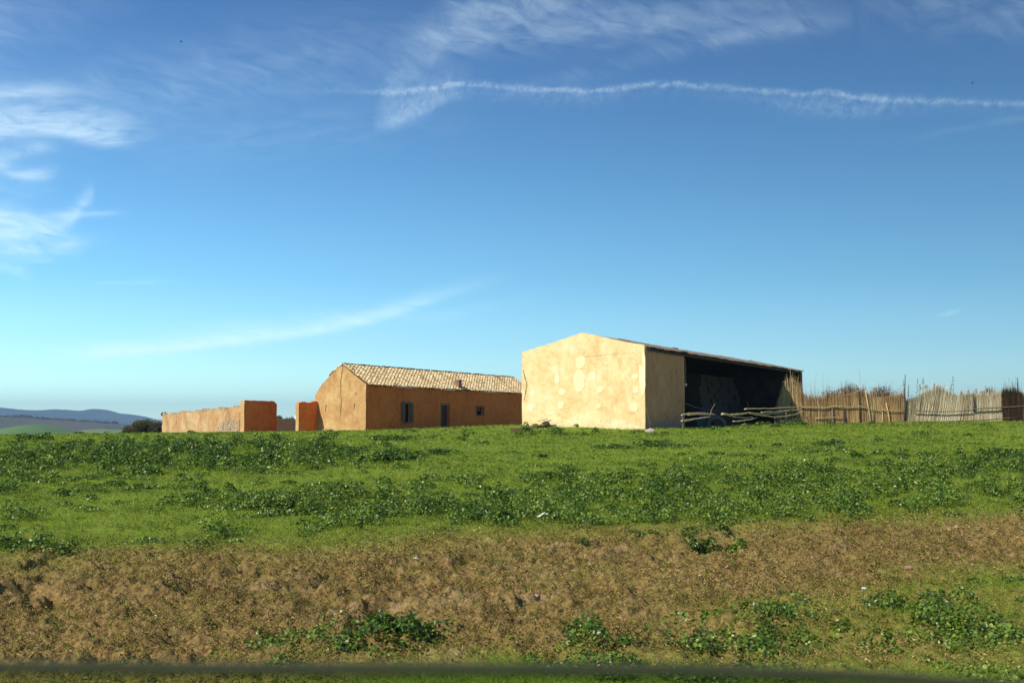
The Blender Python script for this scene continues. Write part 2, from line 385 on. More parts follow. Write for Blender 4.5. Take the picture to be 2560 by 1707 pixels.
# broadleaf weed ground cover -------------------------------------------------
BL = [(60, 1150, 7, 5, 1), (200, 1155, 6, 4.5, 1), (350, 1150, 6, 4.5, 1), (520, 1150, 3.5, 7, 1), (470, 1108, 4.5, 4, 1.1), (620, 1135, 3, 2, .8), (900, 1250, 2, 1.2, .6),
      (640, 1262, 1.3, .8, .9), (740, 1275, 1.4, .9, 1.1), (850, 1250, 1.3, .9, 1.1), (1060, 1260, 2.6, 1.0, 1.1), (430, 1270, 1.2, .7, .6), (70, 1305, 1.2, .8, .6), (300, 1225, 1.6, 1.0, .4), (1120, 1212, 2.4, .8, .5),
      (25, 1372, .75, .7, 1.2), (140, 1376, .35, .3, 1.1), (250, 1350, .9, .4, .5), (420, 1350, .9, .5, .7), (620, 1340, .8, .4, .5), (780, 1335, 1.1, .5, .7), (2, 1228, 1.2, 1.5, .8),
      (950, 1312, 1.1, .55, 1.1), (1120, 1285, 1.6, .7, .9), (1230, 1305, 1.3, .7, 1), (1340, 1270, 2.2, 1.6, 1), (1470, 1300, 1.3, .7, 1), (1600, 1295, 1.5, .9, 1), (1740, 1290, 1.6, 1.0, 1.1), (1850, 1255, 2.3, 1.8, 1.1),
      (2030, 1245, 2.5, 1.6, 1.1), (2200, 1215, 3, 2.5, 1.2), (2330, 1225, 2.3, 2, 1.2), (2450, 1200, 3, 3.2, 1.3), (2550, 1180, 2, 3.5, 1.3), (2130, 1140, 2.2, 3, .6), (1600, 1215, 3, 1.8, .55), (1900, 1190, 3.2, 1.8, .6), (1400, 1215, 2, 1.5, .5),
      (1350, 1087, 3, 1.6, 1), (1480, 1082, 2.5, 1.5, .6), (1950, 1064, 1.8, 1.2, 1.1), (1870, 1067, 2, 1.2, .7), (1400, 1180, 2, 1, .2),
      (1690, 1345, .75, .45, 1), (1790, 1365, .4, .3, .9), (1410, 1372, .3, .2, .9), (930, 1600, .5, .3, 2.2), (1010, 1625, .3, .2, 1.1), (750, 1640, .6, .28, 1.8), (900, 1545, .4, .2, .6), (1700, 1600, .75, .42, 1.9), (1580, 1560, .5, .3, .6),
      (2250, 1540, .9, .6, 1), (2380, 1500, .8, .6, .6), (2150, 1600, .8, .4, .6), (2500, 1620, .8, .6, .6), (1350, 1700, 1.2, .25, 1), (1900, 1700, 1.2, .25, 1), (700, 1700, .5, .2, 1.2), (2400, 1690, 1., .3, .8), (2480, 1465, .7, .5, .5), (2350, 1590, 2.2, .9, .9), (2100, 1520, .6, .5, .8), (1850, 1640, .8, .35, .7), (1450, 1650, .7, .3, .6), (1330, 1500, .35, .25, .5), (1980, 1560, .6, .3, .6)]
BLW = [(*hit(a, b), c, d, e) for a, b, c, d, e in BL]
def weed_density(x, y):
    s = x * 0
    for cx, cy, rx, ry, a in BLW: s = s + a * np.exp(-((x - cx) / rx) ** 2 - ((y - cy) / ry) ** 2)
    cl = fbm(x * 1.3, y * 1.3, 61, 3); c2 = fbm(x * .4, y * .4, 71, 2)
    bk = bank(x, y)
    s = np.minimum(s, 1.25) * (.10 + 1.35 * np.clip((.65 * cl + .35 * fbm(x * 3.1, y * 3.1, 64, 2) - .44) * 5, 0, 1)) + .26 * np.clip((cl - .6) * 6, 0, 1) * np.clip((c2 - .42) * 6, 0, 1) * (bk < .4)
    return s
def inview(x, y, z=0, m=140):
    w = y * CT + z * ST; px = 1280 + F * x / w
    return (px > -m) & (px < 2560 + m)
def footprint(x, y):
    a, b = uv(x, y, C0); c, d = uv(x, y, H0)
    return ((a > -.3) & (a < 30.5) & (b < .25) & (b > -7.8)) | ((c > -.15) & (d < .15) & (d > -5) & (c < 26))
def scatter(y0, y1, dens, cap=None):
    """uniform random ground points in the view wedge"""
    A = .47 * (y1 ** 2 - y0 ** 2) + 3.0 * (y1 - y0); n = int(A * dens)
    yy = np.sqrt(y0 ** 2 + rng.random(n) * (y1 ** 2 - y0 ** 2)); xx = (rng.random(n) * 2 - 1) * (.47 * yy + 1.2)
    k = ~footprint(xx, yy); return xx[k], yy[k]
lst = []
for y0, y1, dens, nl, sz in ((8, 14, 15, 165, .0155), (14, 22, 11, 160, .018), (22, 32, 6.5, 140, .023), (32, 50, 3.8, 105, .031), (50, 84, 1.5, 70, .044)):
    x, y = scatter(y0, y1, dens); w = weed_density(x, y)
    k = rng.random(len(x)) < np.clip(w, 0, 1); x = x[k]; y = y[k]; w = w[k]
    for a, b, ww in zip(x, y, w):
        q = random.uniform(.55, 1.3) * (sz / .023) ** .35
        rad = random.uniform(.14, .32) * q; h = random.uniform(.09, .34) * q * (.35 + .95 * min(ww, 1.2)) * (1.5 if random.random() < .12 else 1)
        if b < 15: h *= .6; rad *= .85
        lst.append(mallow(a, b, rad, h * (.8 if b < 32 else 1), int(nl * random.uniform(.6, 1.2)), sz, random.choice((-.15, -.08, 0, .1, .25)) + (.12 if b < 32 else 0)))
print('weed plants', len(lst))
V, Fc, T = gather(lst)
tag(npmesh('broadleaf_weeds', V, Fc, M['mallow'], attrs={'tint': T}), 'dark glossy broadleaf weeds spreading in drifts over the field', 'weeds', None, 'stuff')

# single leafy clumps that stand apart ---------------------------------------
clumps = [(970, 1156, .75, .42, 1400, 0.031, 'big dark leafy clump alone in the grass before the ochre house'),
          (80, 1101, .75, .33, 600, 0.037, 'dark leafy clump by the field crest under the green hill'),
          (1093, 1136, .55, .2, 480, 0.031, 'low leafy clump just right of the biggest one'),
          (985, 1101, .9, .25, 640, 0.037, 'flat leafy clump in front of the shuttered window'),
          (1540, 1122, .75, .16, 520, 0.034, 'flat dark clump in the bright grass before the cream gable'),
          (1618, 1115, .85, .2, 640, 0.034, 'wider dark clump below the barn corner'),
          (1690, 1120, .4, .12, 240, 0.034, 'smallest dark clump below the barn corner'),
          (2078, 1113, .6, .16, 400, 0.034, 'dark clump alone in the grass before the brown reed fence'),
          (2495, 1141, .8, .28, 640, 0.031, 'dark clump at the upper edge of the weeds before the pale fence'),
          (800, 1129, 1.1, .2, 660, 0.031, 'long low clump before the gateway'),
          (950, 1612, .32, .19, 840, 0.017, 'bushy dark plant on the brown verge just above the window glass'),
          (1690, 1625, .25, .15, 640, 0.016, 'leafy plant on the right part of the brown verge just above the window glass'),
          (1790, 1368, .3, .14, 400, 0.019, 'brownish plant on the edge between field and brown verge')]
for px, py, rad, h, n, sz, lab in clumps:
    c = hit(px, py)
    parts = [mallow(c[0] + rng.normal() * rad * .45, c[1] + rng.normal() * rad * .3, rad * .6, h * random.uniform(.7, 1.1), n // 4, sz, -.08) for _ in range(5)]
    V, Fc, T = gather(parts); zc = float(ground(c[0], c[1]))
    rt = thing('leafy_plant', (c[0], c[1], zc), lab, 'plant', 'leafy clumps standing apart in the field')
    npmesh('foliage', V, Fc, M['mallow'], rt, attrs={'tint': T})
    s = MB()
    for k in range(7):
        a = random.random() * 6.28; q = rad * random.uniform(.2, .7)
        s.tube([(c[0] + .1 * q * math.cos(a), c[1] + .1 * q * math.sin(a), zc - .03), (c[0] + q * math.cos(a), c[1] + q * math.sin(a), zc + h * .6)], [.006, .003], 4)
    s.build('stem', M['twig'], rt)

# ------------------------------------------------------------------ grass
def blades(x, y, h, w, lean, flat=0):
    n = len(x); z = ground(x, y) - .006
    a = rng.random(n) * np.pi; d = np.stack([np.cos(a), np.sin(a) * .5, a * 0], 1)
    l = rng.normal(size=(n, 2)) * lean[:, None] if hasattr(lean, '__len__') else rng.normal(size=(n, 2)) * lean
    P = np.stack([x, y, z], 1); tip = P + np.stack([l[:, 0] * h, l[:, 1] * h, h], 1)
    V = np.stack([P - d * w[:, None], P + d * w[:, None], tip], 1).reshape(-1, 3)
    return V, np.arange(3 * n).reshape(-1, 3)
Vs = []; Fs = []; Ts = []; k0 = 0
for y0, y1, dens, hh, ww in ((8, 14, 1250, .06, .0038), (14, 20, 430, .055, .005), (20, 30, 210, .065, .008), (30, 45, 95, .08, .012), (45, 66, 42, .09, .018), (66, 110, 14, .11, .028)):
    x, y = scatter(y0, y1, dens); b = bank(x, y)
    k = rng.random(len(x)) < (1 - b) ** 1.2 + .05; x = x[k]; y = y[k]; b = b[k]
    patch = fbm(x * .7, y * .7, 81, 3); p2 = fbm(x * .18, y * .18, 87, 2)
    h = hh * (.5 + .9 * rng.random(len(x))) * (.45 + 1.1 * patch)
    wd_ = weed_density(x, y); h = h * (1 + 1.6 * np.clip(wd_, 0, 1) * rng.random(len(x)))
    V, Fc = blades(x, y, h, ww * (.7 + .6 * rng.random(len(x))), 1.0)
    t = np.clip(-.05 + .75 * patch + .35 * (p2 - .3) + rng.normal(size=len(x)) * .16 + b * .3, 0, .97)
    t[rng.random(len(x)) < .02] = 1
    Vs.append(V); Fs.append(Fc + k0); Ts.append(np.repeat(t, 3)); k0 += len(V)
V = np.concatenate(Vs); print('grass tris', len(V) // 3)
tag(npmesh('grass', V, np.concatenate(Fs), M['blade'], attrs={'tint': np.concatenate(Ts)}), 'short bright green grass covering the field', 'grass', None, 'stuff')
Vs = []; Fs = []; Ts = []; k0 = 0
for y0, y1, dens, hh, ww in ((8, 13, 1300, .045, .005), (13, 20, 850, .05, .0065), (20, 27, 300, .05, .010)):
    x, y = scatter(y0, y1, dens); b = bank(x, y); cov = fbm(x * 2.4, y * 2.4, 91, 4)
    k = (rng.random(len(x)) < b) & (rng.random(len(x)) < np.clip((cov - .40) * 6, 0.03, 1)); x = x[k]; y = y[k]; cov = cov[k]
    h = hh * (.3 + rng.random(len(x))) * (.5 + cov)
    V, Fc = blades(x, y, h, ww * (.6 + .8 * rng.random(len(x))), 1.6)
    t = np.clip(.1 + .7 * fbm(x * 1.1, y * 1.1, 95, 3) + rng.normal(size=len(x)) * .2, 0, .9)
    gr = fbm(x * .8, y * .8, 99, 3); t[(rng.random(len(x)) < np.clip((gr - .42) * 3, .05, .7))] = 1
    Vs.append(V); Fs.append(Fc + k0); Ts.append(np.repeat(t, 3)); k0 += len(V)
tag(npmesh('dry_grass', np.concatenate(Vs), np.concatenate(Fs), M['straw'], attrs={'tint': np.concatenate(Ts)}), 'brown trampled dry grass on the verge', 'dry grass', None, 'stuff')

V_ = []
for y0, y1, dens, sz in ((8, 13, 3300, .0105), (13, 19, 2000, .0135), (19, 27, 650, .020)):
    x, y = scatter(y0, y1, dens); b = bank(x, y); cov = .62 * fbm(x * 2.6 + 7, y * 3.4, 191, 3) + .38 * fbm(x * 8, y * 11, 193, 2)
    k = (rng.random(len(x)) < b) & (rng.random(len(x)) < np.clip((cov - .47) * 9, .03, 1)); x = x[k]; y = y[k]; cov = cov[k]; n = len(x)
    C = np.stack([x, y, ground(x, y) + .004 + np.clip((cov - .45) * .55, 0, .085) * rng.random(n) ** .5 + rng.random(n) ** 3 * .015], 1); nn = rand_unit(n); nn[:, 2] = np.abs(nn[:, 2]) + .5; nn /= np.linalg.norm(nn, axis=1)[:, None]
    V, Fc = leaves(C, nn, sz * (.4 + 1.2 * rng.random(n) ** 2), .45, .35); T = np.clip(.10 + .65 * rng.random(n) ** 1.1 + (fbm(x * .9, y * .9, 195, 3) - .5) * .9, 0, .93); T[rng.random(n) < .10] = 1
    V_.append((V, Fc, np.repeat(T, 6)))
V, Fc, T = gather(V_)
tag(npmesh('straw_litter', V, Fc, M['straw'], attrs={'tint': T}), 'dead leaves and crumbs of straw strewn over the brown verge', 'litter', None, 'stuff')
V_ = []
for y0, y1, dens, sz in ((8, 14, 170, .011), (14, 22, 120, .014), (22, 34, 55, .020), (34, 55, 22, .030), (55, 90, 7, .045)):
    x, y = scatter(y0, y1, dens); b = bank(x, y); c1 = fbm(x * .9, y * .9, 201, 3); w = weed_density(x, y)
    k = rng.random(len(x)) < np.clip((1 - b) * (.07 + np.clip((c1 - .5) * 4, 0, .6) * np.where(y > 40, .45, 1) + w * .35), 0, 1) + .05 * b; x = x[k]; y = y[k]; n = len(x); m_ = 7
    X_ = np.repeat(x, m_) + rng.normal(size=n * m_) * sz * 1.8; Y_ = np.repeat(y, m_) + rng.normal(size=n * m_) * sz * 1.8
    C = np.stack([X_, Y_, ground(X_, Y_) + rng.random(n * m_) * np.minimum(sz * 3.2, .06) + .01], 1); nn = rand_unit(n * m_) * .6; nn[:, 2] = np.abs(nn[:, 2]) + .6; nn /= np.linalg.norm(nn, axis=1)[:, None]
    V, Fc = leaves(C, nn, sz * (.6 + .8 * rng.random(n * m_)), .6, .3); T = np.clip(np.repeat(.15 + .85 * rng.random(n), m_) + rng.normal(size=n * m_) * .1, 0, .95); V_.append((V, Fc, np.repeat(T, 6)))
V, Fc, T = gather(V_); print('turf leaves', len(V) // 6)
tag(npmesh('turf_herbs', V, Fc, M['herb'], attrs={'tint': T}), 'small light green herbs mixed through the turf', 'herbs', None, 'stuff')

# ------------------------------------------------------------------ buildings
def W(o, u, v, z): return Vector((o[0] + U[0] * u + N[0] * v, o[1] + U[1] * u + N[1] * v, z))
def wall(p, e, nrm, L, zb, zt, th, mat, name, parent, holes=(), ds=.45, dz=.35, amp=.02, seed=0, endmat=None):
    """thick wall; p start point (2d), e direction, nrm outward normal, zb/zt functions of s; holes (s0,s1,t0,t1) with t as fraction of height"""
    S = set(np.linspace(0, L, max(2, int(L / ds)) + 1).tolist()); hmax = max(zt(s) - zb(s) for s in np.linspace(0, L, 9))
    T_ = set(np.linspace(0, 1, max(2, int(hmax / dz)) + 1).tolist())
    for h in holes: S |= {h[0], h[1]}; T_ |= {h[2], h[3]}
    S = sorted(S); T_ = sorted(T_)
    m = MB(); vid = {}
    def P(i, j, k):
        key = (i, j, k)
        if key in vid: return vid[key]
        s = S[i]; a, b = zb(s), zt(s); z = a + (b - a) * T_[j]
        d = (float(fbm(np.array(s * .9 + seed), np.array(z * .9 + 5), seed, 3)) - .5) * 2 * amp
        if k: q = -th
        else: q = d
        ss = s + (0 if 0 < i < len(S) - 1 else (float(vnoise(np.array(z * 2.3), np.array(seed + .5), seed)) - .5) * amp * 2.2)
        v = (p[0] + e[0] * ss + nrm[0] * q, p[1] + e[1] * ss + nrm[1] * q, z)
        vid[key] = len(m.v); m.v.append(v); return vid[key]
    def inh(i, j):
        s = (S[i] + S[i + 1]) / 2; t = (T_[j] + T_[j + 1]) / 2
        return any(h[0] < s < h[1] and h[2] < t < h[3] for h in holes)
    ni, nj = len(S) - 1, len(T_) - 1
    for i in range(ni):
        for j in range(nj):
            if inh(i, j):
                if i == 0 or not inh(i - 1, j): m.f.append((P(i, j, 0), P(i, j + 1, 0), P(i, j + 1, 1), P(i, j, 1)))
                if i == ni - 1 or not inh(i + 1, j): m.f.append((P(i + 1, j, 0), P(i + 1, j, 1), P(i + 1, j + 1, 1), P(i + 1, j + 1, 0)))
                if j == 0 or not inh(i, j - 1): m.f.append((P(i, j, 0), P(i, j, 1), P(i + 1, j, 1), P(i + 1, j, 0)))
                if j == nj - 1 or not inh(i, j + 1): m.f.append((P(i, j + 1, 0), P(i + 1, j + 1, 0), P(i + 1, j + 1, 1), P(i, j + 1, 1)))
                continue
            m.f.append((P(i, j, 0), P(i + 1, j, 0), P(i + 1, j + 1, 0), P(i, j + 1, 0)))
            m.f.append((P(i, j, 1), P(i, j + 1, 1), P(i + 1, j + 1, 1), P(i + 1, j, 1)))
    nf = len(m.f)
    for j in range(nj):
        m.f.append((P(0, j, 0), P(0, j + 1, 0), P(0, j + 1, 1), P(0, j, 1))); m.f.append((P(ni, j, 0), P(ni, j, 1), P(ni, j + 1, 1), P(ni, j + 1, 0)))
    for i in range(ni):
        if not inh(i, nj - 1): m.f.append((P(i, nj, 0), P(i + 1, nj, 0), P(i + 1, nj, 1), P(i, nj, 1)))
    o = m.build(name, mat, parent)
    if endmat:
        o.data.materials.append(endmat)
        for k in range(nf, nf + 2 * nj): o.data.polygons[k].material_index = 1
    return o
def U_at(px, o):      # distance along the long side where it crosses photo column px
    r = (px - 1280) / F * CT
    return (r * o[1] - o[0]) / (U[0] - r * U[1])
def Z_at(px, py, o, v=0):   # height on that side
    o2 = (o[0] + N[0] * v, o[1] + N[1] * v); u = U_at(px, o2); Y = o2[1] + U[1] * u
    return at(px, py, Y).z
G_ = -N     # along the gable, away to the left
def G_at(px, o):
    r = (px - 1280) / F * CT
    return (r * o[1] - o[0]) / (G_[0] - r * G_[1])
FRONT = -U  # outward normal of gables

# ---- house
house = thing('ochre_house', (H0[0], H0[1], -.3), 'long low ochre red farmhouse with pale tiled roof and cracked sunlit gable', 'house')
hz = -.55; eave = 3.2
gw = G_at(787, H0); apx = G_at(853, H0)
az = at(853, 912, H0[1] + G_[1] * apx).z
prof = [(0, 3.2), (apx, az), (gw - .42, 3.05), (gw, 2.5)]
def gz(s): return .10 * (s > apx + .2) * (s < gw - .5) + float(np.interp(s, [p[0] for p in prof], [p[1] for p in prof]))
wall(H0, G_, FRONT, gw, lambda s: hz, gz, .4, M['gable'], 'gable_wall', house, ds=.2, amp=.03, seed=3)
LH = 25.0
s0 = U_at(1010.5, H0); s1 = U_at(1022, H0); d0 = U_at(1102.5, H0); d1 = U_at(1121.5, H0); w0 = U_at(1191, H0); w1 = U_at(1209, H0)
def fr(z): return (z - hz) / (eave - hz)
wz0, wz1 = Z_at(1016, 1055, H0), Z_at(1016, 1007, H0); dz0, dz1 = hz, Z_at(1111, 1011, H0); qz0, qz1 = Z_at(1200, 1037, H0), Z_at(1200, 1016, H0)
FH = H0 + N * .012 + U * .0
wall(FH + U * .06, U, N, LH, lambda s: hz, lambda s: eave - .06 + (0.01 * math.sin(s)), .4, M['facade'], 'front_wall', house,
     holes=[(s0 - .06, s1 - .06, fr(wz0), fr(wz1)), (d0 - .06, d1 - .06, 0, fr(dz1)), (w0 - .06, w1 - .06, fr(qz0), fr(qz1))], ds=.6, amp=.02, seed=8)
m = MB()
m.box(W(H0, .3, -gw + .05, hz), (U[0] * (LH - .5), U[1] * (LH - .5), 0), (N[0] * .3, N[1] * .3, 0), (0, 0, 3.0)); m.build('rear_wall', M['facade'], house)
m = MB(); m.box(W(H0, LH - .4, -gw + .4, hz), tuple(U * .3) + (0,), tuple(N * (gw - .5)) + (0,), (0, 0, 3.6)); m.build('far_gable_wall', M['facade'], house)
m = MB(); m.box(W(H0, .5, -2.4, hz), tuple(U * (LH - 1)) + (0,), tuple(N * .1) + (0,), (0, 0, 3.5)); m.build('inner_wall', M['dark'], house)
# tiled roof: rows of barrel tiles
def tile_roof():
    Vs = []; Fs = []; Ts = []; k0 = 0
    pitch = .21; n = int((LH + .1) / pitch); ridge_v, ridge_z = -apx, az + .02; ev, ez = .24, 3.12
    SL = math.hypot(ev - ridge_v, ridge_z - ez); cl = .27; nr_ = int(SL / cl) + 1
    sd = np.array((ev - ridge_v, ez - ridge_z)) / SL; nn_ = np.array((-sd[1], sd[0]));
    if nn_[1] < 0: nn_ = -nn_
    for side in (0, 1):
        for i in range(n):
            ph_ = (i % 2) * cl * .5 + random.uniform(-.03, .03)
            for r_ in range(-1, nr_):
                for ch in (0, 1):
                    a0 = max(0, r_ * cl + ph_); a1 = min(r_ * cl + ph_ + cl + .07, (SL - 1.35 if side else SL) + random.uniform(-.02, .05))
                    if a1 - a0 < .08: continue
                    uc = .12 + pitch * (i + .5 * ch) + random.uniform(-.018, .018); rad = pitch * .34; jit = random.uniform(-.012, .012); tw = random.uniform(-.02, .02)
                    P_ = []
                    for (a, rr, lift) in ((a0, rad * .82, .0), (a1, rad * 1.12, .05)):
                        for q in range(6):
                            an = math.pi * q / 5; cu = math.cos(an) * rr; ht = math.sin(an) * rr * (.9 if not ch else -.45)
                            off = ht + lift + jit + (.035 if not ch else .02)
                            vv = ridge_v + sd[0] * a + nn_[0] * off; zz = ridge_z + sd[1] * a + nn_[1] * off
                            if side: vv = 2 * ridge_v - vv
                            p = W(H0, uc + cu + tw * (a - a0), vv, zz); P_.append(tuple(p))
                    b = k0; k0 += 12; Vs += P_; tv = min(1, max(0, random.gauss(.66, .24) - (.3 if ch else 0))); Ts += [tv] * 12
                    for q in range(5): Fs.append((b + q, b + q + 1, b + q + 7, b + q + 6))
    return np.array(Vs), np.array(Fs), Ts
V, Fc, T = tile_roof()
roof = npmesh('roof', V, Fc, M['tile'], house, attrs={'tint': T}, smooth=False)
m = MB()      # boards under the tiles
for sgn in (0, 1):
    a = -apx; b = .10 if not sgn else -gw + 1.3
    zlo = 3.2 if not sgn else gz(gw - 1.3) - .08
    m.hexa([W(H0, .08, a, az - .14), W(H0, LH, a, az - .14), W(H0, LH, b, zlo - .06), W(H0, .08, b, zlo - .06)],
           [W(H0, .08, a, az - .03), W(H0, LH, a, az - .03), W(H0, LH, b, zlo + .0), W(H0, .08, b, zlo + .0)])
m.build('roof_boards', M['wood'], roof)
m = MB()
for i in range(int(LH / .36)):
    u = .1 + i * .36; j = random.uniform(-.015, .02)
    m.tube([W(H0, u, -apx, az + .03 + j), W(H0, u + .4, -apx, az + .05 + j)], [.10, .12], 8)
m.build('ridge_tiles', M['wood'], roof)
m = MB()
uc = U_at(1143, H0); cv = -.05; cz = 3.18
m.box(W(H0, uc, cv - .15, cz - .1), tuple(U * .42) + (0,), tuple(N * .34) + (0,), (0, 0, .82))
m.box(W(H0, uc - .04, cv - .19, cz + .72), tuple(U * .5) + (0,), tuple(N * .42) + (0,), (0, 0, .07)); m.build('chimney', M['frame'], roof)
# shuttered window
wn = thing('x', (0, 0, 0), None, None); bpy.data.objects.remove(wn)
def panel(m, o, u0, u1, z0, z1, v0, v1):
    m.box(W(o, u0, v0, z0), tuple(U * (u1 - u0)) + (0,), tuple(N * (v1 - v0)) + (0,), (0, 0, z1 - z0))
m = MB()
panel(m, H0, s0 - .09, s0 - .002, wz0 - .09, wz1 + .1, .02, .07); panel(m, H0, s1 + .002, s1 + .09, wz0 - .09, wz1 + .1, .02, .07)
panel(m, H0, s0 - .002, s1 + .002, wz1 + .002, wz1 + .1, .02, .072); panel(m, H0, s0 - .05, s1 + .05, wz0 - .1, wz0 - .002, .02, .12)
win = m.build('window', M['frame'], house)
sw = (s1 - s0) * .62
for a, b in ((s0 - sw - .06, s0 - .04), (s1 + .04, s1 + sw + .06)):
    m = MB(); panel(m, H0, a, b, wz0 - .02, wz1 + .02, .085, .12)
    for k in range(11): 
        z = wz0 + .06 + k * (wz1 - wz0 - .1) / 11; panel(m, H0, a + .05, b - .05, z, z + .045, .122, .14)
    m.build('shutter', M['shutter'], win)
m = MB(); panel(m, H0, s0 - .001, s1 + .001, wz0, wz1, -.10, -.07); m.build('window_fill', M['dark'], win)  # near-black sheet: darkness inside the open window put into its colour
m = MB()
for k in range(4):
    a = d0 + .02 + k * (d1 - d0 - .04) / 4; panel(m, H0, a, a + (d1 - d0 - .06) / 4 - .01, dz0, dz1 - .02, -.2, -.15 + .006 * (k % 2))
panel(m, H0, d0 + .03, d1 - .03, 1.1, 1.2, -.14, -.12); panel(m, H0, d0 + .03, d1 - .03, .1, .2, -.14, -.12)
door = m.build('door', M['darkwood_and_shade'], house)
m = MB(); panel(m, H0, d0 - .1, d0 - .003, dz0, dz1 + .1, .02, .05); panel(m, H0, d1 + .003, d1 + .1, dz0, dz1 + .1, .02, .05); panel(m, H0, d0 - .003, d1 + .003, dz1 + .003, dz1 + .1, .02, .052)
m.build('door_frame', M['frame'], door)
m = MB()
panel(m, H0, w0 - .08, w0 - .002, qz0 - .08, qz1 + .08, .02, .06); panel(m, H0, w1 + .002, w1 + .08, qz0 - .08, qz1 + .08, .02, .06)
panel(m, H0, w0 - .002, w1 + .002, qz1 + .002, qz1 + .08, .02, .062); panel(m, H0, w0 - .002, w1 + .002, qz0 - .08, qz0 - .002, .02, .064)
w2 = m.build('small_window', M['frame'], house)
m = MB(); panel(m, H0, w0, w1, qz0, qz1, -.3, -.27); m.build('window_fill', M['dark'], w2)  # near-black sheet stands in for the dark room behind
m = MB(); ww_ = (w1 - w0); panel(m, H0, w0 + ww_ * .42, w0 + ww_ * .72, qz0 + .32, qz1 - .07, -.2, -.17); m.build('white_rag', M['shutter'], w2)
# gable cracks and slits
def wig(pts, wd, mat, parent, name, face, o=H0, j=.03):
    m = MB(); P_ = []
    for i in range(len(pts) - 1):
        for k in range(6):
            t = k / 6; P_.append((pts[i][0] * (1 - t) + pts[i + 1][0] * t, pts[i][1] * (1 - t) + pts[i + 1][1] * t))
    P_.append(pts[-1]); Q = []
    for (px, py) in P_:
        if face == 'g':
            s = G_at(px, o); Y = o[1] + G_[1] * s; z = at(px, py, Y).z; s += random.uniform(-j, j)
            Q.append((Vector((o[0] + G_[0] * s - U[0] * .028, o[1] + G_[1] * s - U[1] * .028, z)), Vector((G_[0], G_[1], 0))))
    for i in range(len(Q) - 1):
        w1_ = wd * random.uniform(.5, 1.3) * (1 - .5 * i / len(Q)); a, e = Q[i]; b, _ = Q[i + 1]; dn = Vector((-U[0], -U[1], 0)) * .012
        lo = [a - e * w1_, a + e * w1_, b + e * w1_, b - e * w1_]; m.hexa(lo, [p + dn for p in lo])
    return m.build(name, mat, parent)
wig([(856, 915), (853, 935), (850.5, 960), (852, 985), (854, 1005), (851, 1025), (850, 1045)], .018, M['crack'], house, 'crack', 'g')
wig([(814.5, 1012), (813.5, 1030)], .022, M['crack'], house, 'slit', 'g', j=.004)
wig([(885.5, 1008), (885, 1025)], .022, M['crack'], house, 'slit', 'g', j=.004)
wig([(890, 980), (888, 988)], .014, M['crack'], house, 'crack', 'g', j=.02)

# ---- gateway walls left of the house, yard walls
Zs = H0[1] + G_[1] * gw
S0 = np.array((H0[0] + G_[0] * (gw - .25), H0[1] + G_[1] * (gw - .25)))     # where the stub meets the gable
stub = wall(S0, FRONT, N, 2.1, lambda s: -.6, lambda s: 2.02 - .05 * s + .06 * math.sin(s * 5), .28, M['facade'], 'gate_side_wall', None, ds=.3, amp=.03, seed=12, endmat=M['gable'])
tag(stub, 'short red ochre wall standing out from the left corner of the house gable', 'wall')
a = at(610, 1040, 83.0); P0 = np.array((a.x, a.y)); Lp = 3.5
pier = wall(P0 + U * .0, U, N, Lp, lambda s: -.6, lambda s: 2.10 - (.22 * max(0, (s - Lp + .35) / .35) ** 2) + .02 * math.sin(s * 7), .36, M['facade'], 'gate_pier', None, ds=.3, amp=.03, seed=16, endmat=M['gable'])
tag(pier, 'tall square red ochre wall end at the left of the gateway', 'wall')
# long low wall running off to the left
A0 = np.array((P0[0] - N[0] * .36 - .05, P0[1] - N[1] * .36 + .1)); b_ = at(405, 1060, 106.); A1 = np.array((b_.x, b_.y)); e_ = (A1 - A0); LL = float(np.linalg.norm(e_)); e_ /= LL
nw = np.array((-e_[1], e_[0])); nw = nw if nw @ np.array((-1, -1)) > 0 else -nw
def ltop(s):
    t = s / LL; py = 1017 + (1037 - 1017) * t ** 1.0; px = 608 - (608 - 405) * t
    Y = A0[1] + e_[1] * s
    return at(0, 1014 + 4 * float(vnoise(np.array(s * 1.1), np.array(3.), 5)) + 20.5 * ((608 - np.clip(1280 + F * (A0[0] + e_[0] * s) / Y, 400, 612)) / 203), Y).z + random.uniform(-.04, .05)
_c = {}
def lt(s):
    k = round(s, 3)
    if k not in _c: _c[k] = ltop(s)
    return _c[k]
lw = wall(A0, e_, nw, LL, lambda s: -1.2, lt, .45, M['adobe'], 'yard_wall', None, ds=.16, dz=.13, amp=.14, seed=22)
tag(lw, 'long crumbling sunlit adobe wall running left from the gate pier', 'wall')
m = MB()     # exposed rubble near the pier
for k in range(430):
    s = abs(random.gauss(0, 1)) * 2.6 + .4; s = min(s, LL - .5); Y = A0[1] + e_[1] * s; zf = -.25; hmax = 1.0 * math.exp(-((s - 2.5) / 3.2) ** 2) + .12
    z = zf + random.random() ** 1.4 * hmax; r = random.uniform(.05, .12)
    c = Vector((A0[0] + e_[0] * s + nw[0] * .03, Y + nw[1] * .03, z)); ex = Vector((e_[0], e_[1], 0)) * r; ez = Vector((0, 0, r * random.uniform(.5, .9))); en = Vector((nw[0], nw[1], 0)) * random.uniform(.02, .055)
    jt = lambda: Vector([random.uniform(-.25, .25) * r for _ in range(3)])
    m.hexa([c - ex - ez - en + jt(), c + ex - ez - en + jt(), c + ex + ez - en + jt(), c - ex + ez - en + jt()], [c - ex * .7 - ez * .7 + en, c + ex * .7 - ez * .7 + en, c + ex * .7 + ez * .7 + en, c - ex * .7 + ez * .7 + en])
